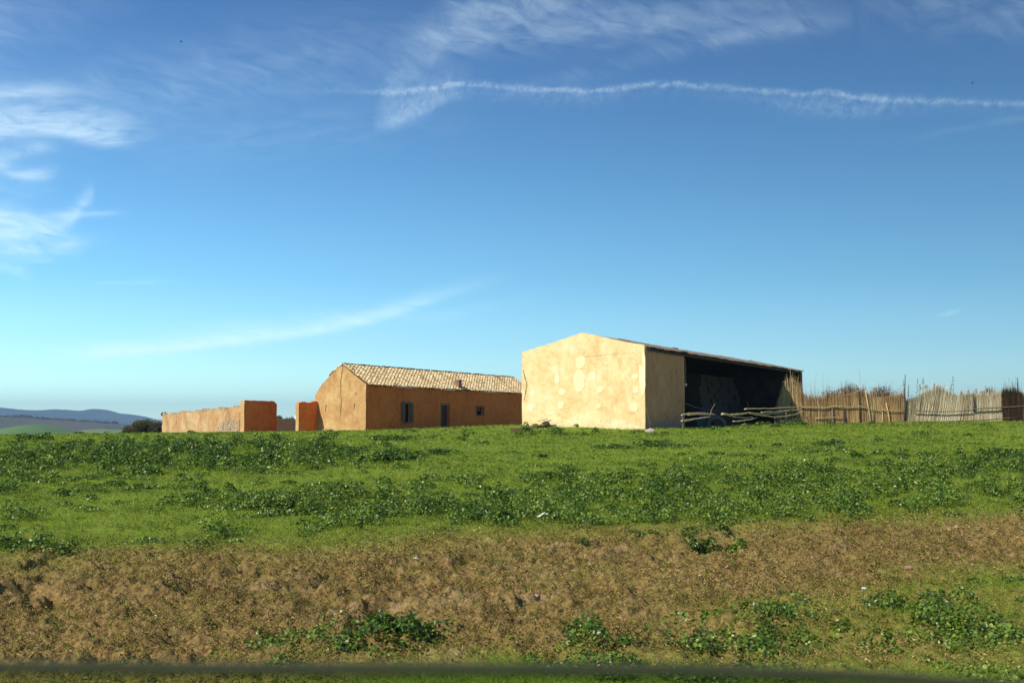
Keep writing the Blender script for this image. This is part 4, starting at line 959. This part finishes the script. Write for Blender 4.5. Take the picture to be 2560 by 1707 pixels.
shrub('dry_shrub', 2062, 2102, 964, 1020, None, M['drybush'], 'brown dry shrub over the reed fence, leftmost of them', 'shrub', 1500, .05, 4, .8, group='dry shrubs behind the reed fence', aspect=.35)
shrub('dry_shrub', 2098, 2142, 952, 1020, None, M['drybush'], 'darker dry shrub rising over the reed fence beside the thin upright pole', 'shrub', 2200, .05, 4, .8, group='dry shrubs behind the reed fence', aspect=.35)
shrub('dry_shrub', 2174, 2234, 958, 1025, None, M['drybush'], 'widest dark dry shrub sagging over the reed fence left of the tall pole', 'shrub', 3200, .05, 5, .8, group='dry shrubs behind the reed fence', aspect=.35)
shrub('dry_shrub', 2462, 2488, 966, 1000, None, M['drybush'], 'small dry shrub tuft peeking above the pale fence', 'shrub', 700, .05, 3, .8, group='dry shrubs behind the reed fence', aspect=.35)
# far wood on the brown hills
x = rng.uniform(-1250, -870, 160); yv = 2600 + rng.normal(size=160) * 12
C = []
for a, b in zip(x, yv):
    px = 1280 + F * a / b; z = (1074 - np.interp(px, [-200, 0, 70, 120, 200, 260], [1040, 1044, 1043, 1049, 1054, 1058])) / F * 2600
    q = rand_unit(26) * np.array([5.5, 4, 3.2]) * random.uniform(.4, 1); C.append(q + np.array([a, b, z + 1.5]))
C = np.concatenate(C); V, Fc = leaves(C, rand_unit(len(C)), 1.2 + rng.random(len(C)) * 1.4, 1)
tag(npmesh('far_wood', V, Fc, M['bushleaf'], attrs={'tint': np.repeat(rng.random(len(C)), 6)}), 'line of dark trees along the crest of the brown hills', 'wood', None, 'stuff')

# ------------------------------------------------------------------ birds
def bird(px, py, Y, s, rot, lab):
    c = at(px, py, Y); r = thing('flying_bird', tuple(c), lab, 'bird'); m = MB()
    cr, sr = math.cos(rot), math.sin(rot)
    def L(x, y, z): return Vector((c.x + (x * cr - z * sr) * s, c.y + y * s, c.z + (x * sr + z * cr) * s))
    m.tube([L(-.5, 0, 0), L(-.3, 0, .03), L(0, 0, .02), L(.3, 0, 0), L(.55, 0, -.02)], [.03 * s, .1 * s, .13 * s, .08 * s, .03 * s], 8)
    m.build('body', M['bird'], r, smooth=True)
    for sg in (-1, 1):
        m = MB(); up = .45
        lo = [L(-.18, 0, .05), L(.18, 0, .05), L(.1, sg * .55, .05 + up), L(-.1, sg * .55, .05 + up)]; m.hexa(lo, [p + Vector((0, 0, .02 * s)) for p in lo])
        lo = [L(-.1, sg * .55, .05 + up), L(.1, sg * .55, .05 + up), L(.22, sg * 1.15, up * 1.1), L(.14, sg * 1.15, up * 1.1)]; m.hexa(lo, [p + Vector((0, 0, .02 * s)) for p in lo])
        m.build('wing', M['bird'], r)
bird(452, 105, 55, .13, -.7, 'tiny dark bird flying high at the upper left of the sky')
bird(2430, 209, 90, .2, -.6, 'faint distant bird gliding high at the upper right of the sky')

# ------------------------------------------------------------------ car window the picture was taken over
m_, nt, out = newmat('tinted_glass')
tp = nd(nt, 'ShaderNodeBsdfTransparent'); tp.inputs[0].default_value = (.72, .80, .72, 1); gl = nd(nt, 'ShaderNodeBsdfGlossy'); gl.inputs['Roughness'].default_value = .02
mx = nd(nt, 'ShaderNodeMixShader'); mx.inputs[0].default_value = .04; nt.links.new(tp.outputs[0], mx.inputs[1]); nt.links.new(gl.outputs[0], mx.inputs[2]); nt.links.new(mx.outputs[0], out.inputs[0]); M['glass'] = m_
M['gedge'] = simple('ground_glass_edge', (.030, .036, .018), (.038, .045, .022), 20, .8, .1)
M['carpaint'] = simple('grey_car_paint', (.18, .18, .18), (.2, .2, .2), 20, .4)
YW = .56
car = thing('car_door', (0, YW, -1.2), 'lowered car window whose blurred glass edge crosses the bottom of the view', 'car door')
n = 40; edge = []
for i in range(n + 1):
    px = -900 + (4300) * i / n; py = float(np.interp(px, [-900, 0, 640, 1280, 1800, 2200, 2560, 3400], [1668, 1666, 1670, 1671, 1675, 1692, 1720, 1800])); edge.append(at(px, py, YW))
m = MB(); me_ = MB()
for i in range(n):
    a, b = edge[i], edge[i + 1]; z0 = -.34
    m.hexa([(a.x, YW - .0022, z0), (b.x, YW - .0022, z0), (b.x, YW + .0022, z0), (a.x, YW + .0022, z0)], [(a.x, YW - .0022, a.z - .0026), (b.x, YW - .0022, b.z - .0026), (b.x, YW + .0022, b.z - .0026), (a.x, YW + .0022, a.z - .0026)])
gl_ = MB(); gl_.v = m.v; 
M2 = m
m.f = [f for i, f in enumerate(m.f) if i % 6 in (0, 1, 2, 4)]
window_fill = m.build('window_pane', M['glass'], car)
me_.tube(edge, .0030, 8); me_.build('glass_edge', M['gedge'], window_fill, smooth=True)
m = MB(); x0, x1 = edge[0].x, edge[-1].x
m.hexa([(x0, YW - .02, -.36), (x1, YW - .02, -.36), (x1, YW + .02, -.36), (x0, YW + .02, -.36)], [(x0, YW - .012, -.335), (x1, YW - .012, -.335), (x1, YW + .012, -.335), (x0, YW + .012, -.335)]); m.build('window_seal', M['rubber'], car)
m = MB(); m.hexa([(x0, YW - .05, -1.2), (x1, YW - .05, -1.2), (x1, YW + .10, -1.2), (x0, YW + .10, -1.2)], [(x0, YW - .05, -.361), (x1, YW - .05, -.361), (x1, YW + .045, -.361), (x0, YW + .045, -.361)]); m.build('door_panel', M['carpaint'], car)

# ------------------------------------------------------------------ haze
HZ = True
if HZ:
    m = MB(); m.box((-9000, -9000, -140), (18000, 0, 0), (0, 21000, 0), (0, 0, 420))
    m_, nt, out = newmat('haze_air'); pv = nd(nt, 'ShaderNodeVolumePrincipled'); pv.inputs['Density'].default_value = .00012; pv.inputs['Color'].default_value = (.38, .66, 1, 1); pv.inputs['Anisotropy'].default_value = .0
    nt.links.new(pv.outputs[0], out.inputs['Volume'])
    hz_ = m.build('haze', m_); tag(hz_, 'thin blue haze over the distant hills', 'haze', None, 'stuff')

# ------------------------------------------------------------------ sky and sun
SUN_EL = R(37); sx_, sy_ = -.709, -.705
world = bpy.data.worlds.new('World'); scene.world = world; world.use_nodes = True; nt = world.node_tree; nt.nodes.clear()
wo = nt.nodes.new('ShaderNodeOutputWorld'); bg = nt.nodes.new('ShaderNodeBackground'); bg.inputs[1].default_value = .09
sky = nt.nodes.new('ShaderNodeTexSky'); sky.sky_type = 'NISHITA'; sky.sun_disc = False; sky.sun_elevation = SUN_EL
sky.sun_rotation = -math.atan2(sx_, sy_); sky.altitude = 300; sky.air_density = 1.0; sky.dust_density = .3; sky.ozone_density = 2.2
tc = nt.nodes.new('ShaderNodeTexCoord'); sp = nt.nodes.new('ShaderNodeSeparateXYZ'); nt.links.new(tc.outputs['Generated'], sp.inputs[0])
A_ = math_(nt, 'ARCTAN2', sp.outputs[0], sp.outputs[1]); E_ = math_(nt, 'ARCSINE', sp.outputs[2])
RG = R(34)
An = math_(nt, 'ADD', math_(nt, 'MULTIPLY', A_, .5 / RG), .5)          # azimuth -34..34 deg -> 0..1
def ae(px, py):
    r = ray(px, py); return math.atan2(r[0], r[1]) / RG * .5 + .5, math.asin(r[2] / math.sqrt(sum(q * q for q in r))) / RG
def fcurve(pts):
    n = nt.nodes.new('ShaderNodeFloatCurve'); c = n.mapping.curves[0]; pts = sorted(pts)
    c.points[0].location = pts[0]; c.points[1].location = pts[-1]
    for p in pts[1:-1]: c.points.new(*p)
    n.mapping.use_clip = False; n.mapping.update(); nt.links.new(An, n.inputs['Value']); return n.outputs[0]
cv = nt.nodes.new('ShaderNodeCombineXYZ'); nt.links.new(A_, cv.inputs[0]); nt.links.new(E_, cv.inputs[1])
def cn(scale, sxx, syy, rot=0, det=5, rough=.6, dist=0.):
    mp = nt.nodes.new('ShaderNodeMapping'); mp.inputs['Rotation'].default_value = (0, 0, rot); mp2 = nt.nodes.new('ShaderNodeMapping'); mp2.inputs['Scale'].default_value = (sxx, syy, 1)
    nt.links.new(cv.outputs[0], mp.inputs[0]); nt.links.new(mp.outputs[0], mp2.inputs[0]); return noise(nt, scale, det, rough, vec=mp2.outputs[0], dist=dist)
warp = math_(nt, 'MULTIPLY', math_(nt, 'SUBTRACT', cn(14, 1, 2.2, 0, 4), .5), 1.0)
warp2 = math_(nt, 'MULTIPLY', math_(nt, 'SUBTRACT', cn(70, 1, 1.4, 0, 3), .5), 1.0)
nA = cn(26, 1, 3.6, R(10), 6, .62, .6)      # streaks tilted
nB = cn(30, 1, 4.0, R(-8), 6, .62, .5)
nP = cn(170, 1, .8, R(24), 5, .72, .4)       # puffs of the contrail
nD = cn(22, 1, 2.5, R(32), 6, .65, .8)
def streak(center, w, amp, tex, lo=.3, hi=.7, wp=.02, up=1.0, wp2=0):
    """band following a curve; w half width in radians; amp list (px,value)"""
    c = fcurve([ae(a, b) for a, b in center]); am = fcurve([(ae(a, 500)[0], v) for a, v in amp])
    e = math_(nt, 'ADD', math_(nt, 'DIVIDE', E_, RG), math_(nt, 'MULTIPLY', warp, wp))
    if wp2: e = math_(nt, 'ADD', e, math_(nt, 'MULTIPLY', warp2, wp2))
    d = math_(nt, 'DIVIDE', math_(nt, 'SUBTRACT', e, c), w / RG)
    if up != 1.0:   # softer on the upper side
        pos = math_(nt, 'MAXIMUM', d, 0.0); neg = math_(nt, 'MINIMUM', d, 0.0); d = math_(nt, 'ADD', math_(nt, 'DIVIDE', pos, up), neg)
    gsn = math_(nt, 'POWER', 2.718, math_(nt, 'MULTIPLY', math_(nt, 'MULTIPLY', d, d), -1.0))
    mr = nt.nodes.new('ShaderNodeMapRange'); mr.inputs[1].default_value = lo; mr.inputs[2].default_value = hi; nt.links.new(tex, mr.inputs[0])
    return math_(nt, 'MULTIPLY', math_(nt, 'MULTIPLY', gsn, math_(nt, 'MAXIMUM', am, 0.0)), mr.outputs[0])
px1 = 1 / F
bands = [
 streak([(500, 225), (700, 226), (860, 228), (960, 232), (1040, 226), (1090, 218), (1165, 209), (1250, 218), (1330, 222), (1400, 226), (1480, 228), (1560, 220), (1650, 211), (1760, 216), (1880, 227), (2000, 236), (2080, 233), (2140, 246), (2250, 252), (2350, 254), (2600, 262), (2900, 270)], 6.5 * px1,
        [(400, 0), (650, .03), (850, .13), (950, .38), (1100, .62), (1250, .48), (1400, .52), (1650, .42), (2000, .36), (2130, .48), (2300, .34), (2560, .34), (2700, .35)], nP, .30, .72, .006, 1, .012),
 streak([(1380, 240), (1480, 240), (1650, 225), (2000, 262), (2130, 268), (2300, 262), (2600, 270)], 22 * px1, [(900, .0), (1150, .12), (1480, .18), (1650, .06), (1900, .12), (2130, .28), (2300, .1), (2560, .05)], nP, .35, .75, .01, 1, .02),
 streak([(900, 320), (965, 312), (1020, 292), (1080, 262), (1120, 240), (1200, 220)], 16 * px1, [(930, 0), (965, .35), (1000, .5), (1080, .45), (1130, .25), (1190, 0)], nP, .2, .75, .0, 3.6),
 streak([(-200, 240), (0, 238), (90, 236), (130, 233), (180, 233), (240, 235), (330, 234)], 9 * px1, [(-200, .6), (0, .6), (90, .5), (160, .3), (250, .06), (330, 0)], nB, .2, .6, .004, 2.4),
 streak([(-200, 300), (0, 322), (80, 318), (160, 330), (230, 350), (300, 354), (380, 345)], 13 * px1, [(-200, .7), (0, .75), (150, .75), (250, .75), (300, .55), (340, .2), (400, 0)], nB, .25, .62, .006, 4.2),
 streak([(-200, 320), (0, 330), (150, 300), (350, 310)], 34 * px1, [(-200, .6), (0, .55), (180, .35), (300, .15), (380, 0)], nB, .3, .7, .02, 1),
 streak([(-200, 400), (0, 392), (60, 384), (100, 372), (140, 368)], 12 * px1, [(-200, .35), (0, .35), (80, .42), (110, .3), (150, 0)], nA, .2, .6, .006, 1.6),
 streak([(-200, 400), (0, 420), (40, 436), (90, 440), (150, 433)], 11 * px1, [(-200, .6), (0, .6), (80, .6), (120, .35), (150, 0)], nB, .15, .6, .006, 1.7),
 streak([(-200, 470), (0, 470), (200, 490)], 34 * px1, [(-200, .3), (0, .26), (100, .1), (160, 0)], nB, .3, .7, .02, 1.),
 streak([(-200, 520), (0, 545), (60, 556), (120, 566), (170, 552), (205, 515), (225, 495), (300, 480)], 20 * px1, [(-200, .8), (0, .85), (90, .8), (170, .7), (210, .5), (240, 0)], nA, .25, .62, .008, 1.3),
 streak([(-200, 570), (0, 585), (120, 590), (190, 602), (280, 590)], 17 * px1, [(-200, .8), (0, .85), (120, .85), (190, .5), (240, .1), (300, 0)], nA, .28, .62, .008, 1.2),
 streak([(100, 540), (200, 536), (310, 533), (400, 536)], 7 * px1, [(100, 0), (190, .4), (300, .12), (330, 0)], nA, .2, .6, .004, 1),
 streak([(-200, 610), (0, 622), (100, 627), (160, 626), (260, 622)], 14 * px1, [(-200, .7), (0, .75), (110, .55), (160, .35), (230, 0)], nA, .25, .62, .006, 1.4),
 streak([(-200, 670), (0, 664), (60, 685), (150, 690)], 13 * px1, [(-200, .45), (0, .5), (50, .45), (80, .1), (110, 0)], nB, .2, .62, .006, 1.4),
 streak([(0, 655), (60, 650), (130, 652)], 8 * px1, [(0, .1), (90, .25), (120, .2), (150, 0)], nB, .3, .6, .004, 1.),
 streak([(900, 175), (980, 160), (1060, 110), (1120, 60), (1200, 35), (1400, 10), (1600, 40), (1800, 20), (2000, 5), (2200, -10)], 42 * px1, [(900, 0), (970, .12), (1060, .3), (1180, .42), (1350, .48), (1450, .28), (1600, .2), (1800, .16), (2000, .12), (2150, .06), (2400, .0)], nD, .32, .72, .05, 1.2),
 streak([(1000, 100), (1200, 90), (1500, 70), (1800, 60), (2050, 50)], 46 * px1, [(950, 0), (1050, .16), (1200, .32), (1450, .28), (1700, .22), (1950, .14), (2150, 0)], nA, .3, .7, .03, 1.),
 streak([(1300, 220), (1450, 190), (1600, 150), (1800, 100), (1950, 75), (2100, 55)], 22 * px1, [(1250, 0), (1400, .12), (1650, .12), (1850, .25), (2000, .2), (2150, 0)], nD, .35, .7, .02, 1.),
 streak([(1000, 205), (1035, 180), (1060, 160), (1120, 110)], 26 * px1, [(940, 0), (990, .25), (1060, .3), (1140, .1), (1200, 0)], nD, .35, .75, .06, 1.),
 streak([(2200, 30), (2350, 20), (2500, 30), (2700, 0)], 60 * px1, [(2150, 0), (2300, .14), (2450, .16), (2600, .2)], nD, .35, .7, .04, 1.),
 streak([(-100, 905), (230, 884), (400, 872), (560, 855), (760, 830), (900, 805), (1000, 775), (1100, 742), (1200, 712), (1300, 690)], 13 * px1, [(100, 0), (230, .6), (330, 1.0), (560, 1.0), (800, .9), (950, .75), (1050, .5), (1150, .22), (1300, 0)], nA, .15, .6, .006, 1.8),
 streak([(300, 850), (560, 815), (700, 800), (900, 790), (1100, 790), (1300, 750)], 16 * px1, [(400, 0), (560, .25), (700, .22), (900, .2), (1100, .18), (1250, .08), (1400, 0)], nA, .3, .7, .02, 1.),
 streak([(500, 1000), (680, 992), (760, 986), (900, 980)], 8 * px1, [(500, 0), (640, .2), (730, .45), (800, .4), (900, 0)], nA, .1, .6, .003, 1.),
 streak([(2340, 787), (2372, 783), (2390, 778)], 5 * px1, [(2320, 0), (2360, .3), (2380, .45), (2395, 0)], nA, .1, .6, .003, 1.),
 streak([(200, 710), (330, 706), (450, 705)], 6 * px1, [(220, 0), (320, .16), (420, .1), (480, 0)], nA, .2, .6, .003, 1.),
 streak([(-200, 330), (200, 265), (450, 215), (800, 150), (1200, 120)], 95 * px1, [(-200, .5), (100, .28), (500, .24), (800, .22), (1000, .1), (1250, 0)], nA, .25, .8, .05, 1.),
 streak([(-200, 100), (0, 60), (400, -40)], 90 * px1, [(-200, .4), (0, .26), (200, .1), (400, 0)], nA, .2, .8, .05, 1.),
 streak([(400, 370), (620, 350), (900, 320), (1200, 300)], 60 * px1, [(300, 0), (600, .14), (900, .12), (1250, 0)], nB, .3, .8, .05, 1.),
 streak([(2300, 345), (2500, 305), (2700, 280)], 8 * px1, [(2250, 0), (2400, .07), (2600, .1)], nA, .2, .7, .01, 1.),
]
tot = bands[0]
for b in bands[1:]:
    inv = math_(nt, 'MULTIPLY', math_(nt, 'SUBTRACT', 1.0, tot), math_(nt, 'SUBTRACT', 1.0, b)); tot = math_(nt, 'SUBTRACT', 1.0, inv)
tot = math_(nt, 'MULTIPLY', tot, 1.0, clamp=True)
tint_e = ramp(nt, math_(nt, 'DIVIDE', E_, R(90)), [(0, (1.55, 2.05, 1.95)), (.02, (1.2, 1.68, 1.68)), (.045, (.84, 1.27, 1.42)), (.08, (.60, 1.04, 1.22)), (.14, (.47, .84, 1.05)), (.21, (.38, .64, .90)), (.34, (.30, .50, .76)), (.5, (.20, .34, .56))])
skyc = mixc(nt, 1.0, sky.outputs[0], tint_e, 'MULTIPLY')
side = nt.nodes.new('ShaderNodeMapRange'); side.inputs[1].default_value = -.8; side.inputs[2].default_value = .8; side.inputs[3].default_value = 1.22; side.inputs[4].default_value = .80; nt.links.new(sp.outputs[0], side.inputs[0])
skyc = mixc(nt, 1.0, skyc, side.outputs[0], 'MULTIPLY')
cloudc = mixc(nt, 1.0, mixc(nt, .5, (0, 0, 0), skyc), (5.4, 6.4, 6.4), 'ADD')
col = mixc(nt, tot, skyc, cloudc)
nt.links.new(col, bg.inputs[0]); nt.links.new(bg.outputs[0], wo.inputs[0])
s3 = Vector((sx_ * math.cos(SUN_EL), sy_ * math.cos(SUN_EL), math.sin(SUN_EL)))
sl = bpy.data.lights.new('sun', 'SUN'); sl.energy = 4.4; sl.angle = R(.53); sl.color = (1, .93, .80)
so = bpy.data.objects.new('sun', sl); COL.objects.link(so); so.rotation_euler = s3.to_track_quat('Z', 'Y').to_euler(); so.location = s3 * 60

# ------------------------------------------------------------------ camera
cd = bpy.data.cameras.new('camera'); cam = bpy.data.objects.new('camera', cd); COL.objects.link(cam)
cd.sensor_width = 36; cd.lens = F / 2560 * 36; cd.clip_start = .05; cd.clip_end = 40000
cam.location = (0, 0, 0); cam.rotation_euler = (R(90) + TH, 0, 0)
cd.dof.use_dof = True; cd.dof.focus_distance = 45; cd.dof.aperture_fstop = 6.5
scene.camera = cam
vs = scene.view_settings; vs.view_transform = 'Standard'; vs.look = 'None'; vs.exposure = .35; vs.gamma = 1
scene.cycles.volume_bounces = 0; scene.cycles.max_bounces = 6; scene.cycles.transparent_max_bounces = 8; scene.cycles.sample_clamp_indirect = 4
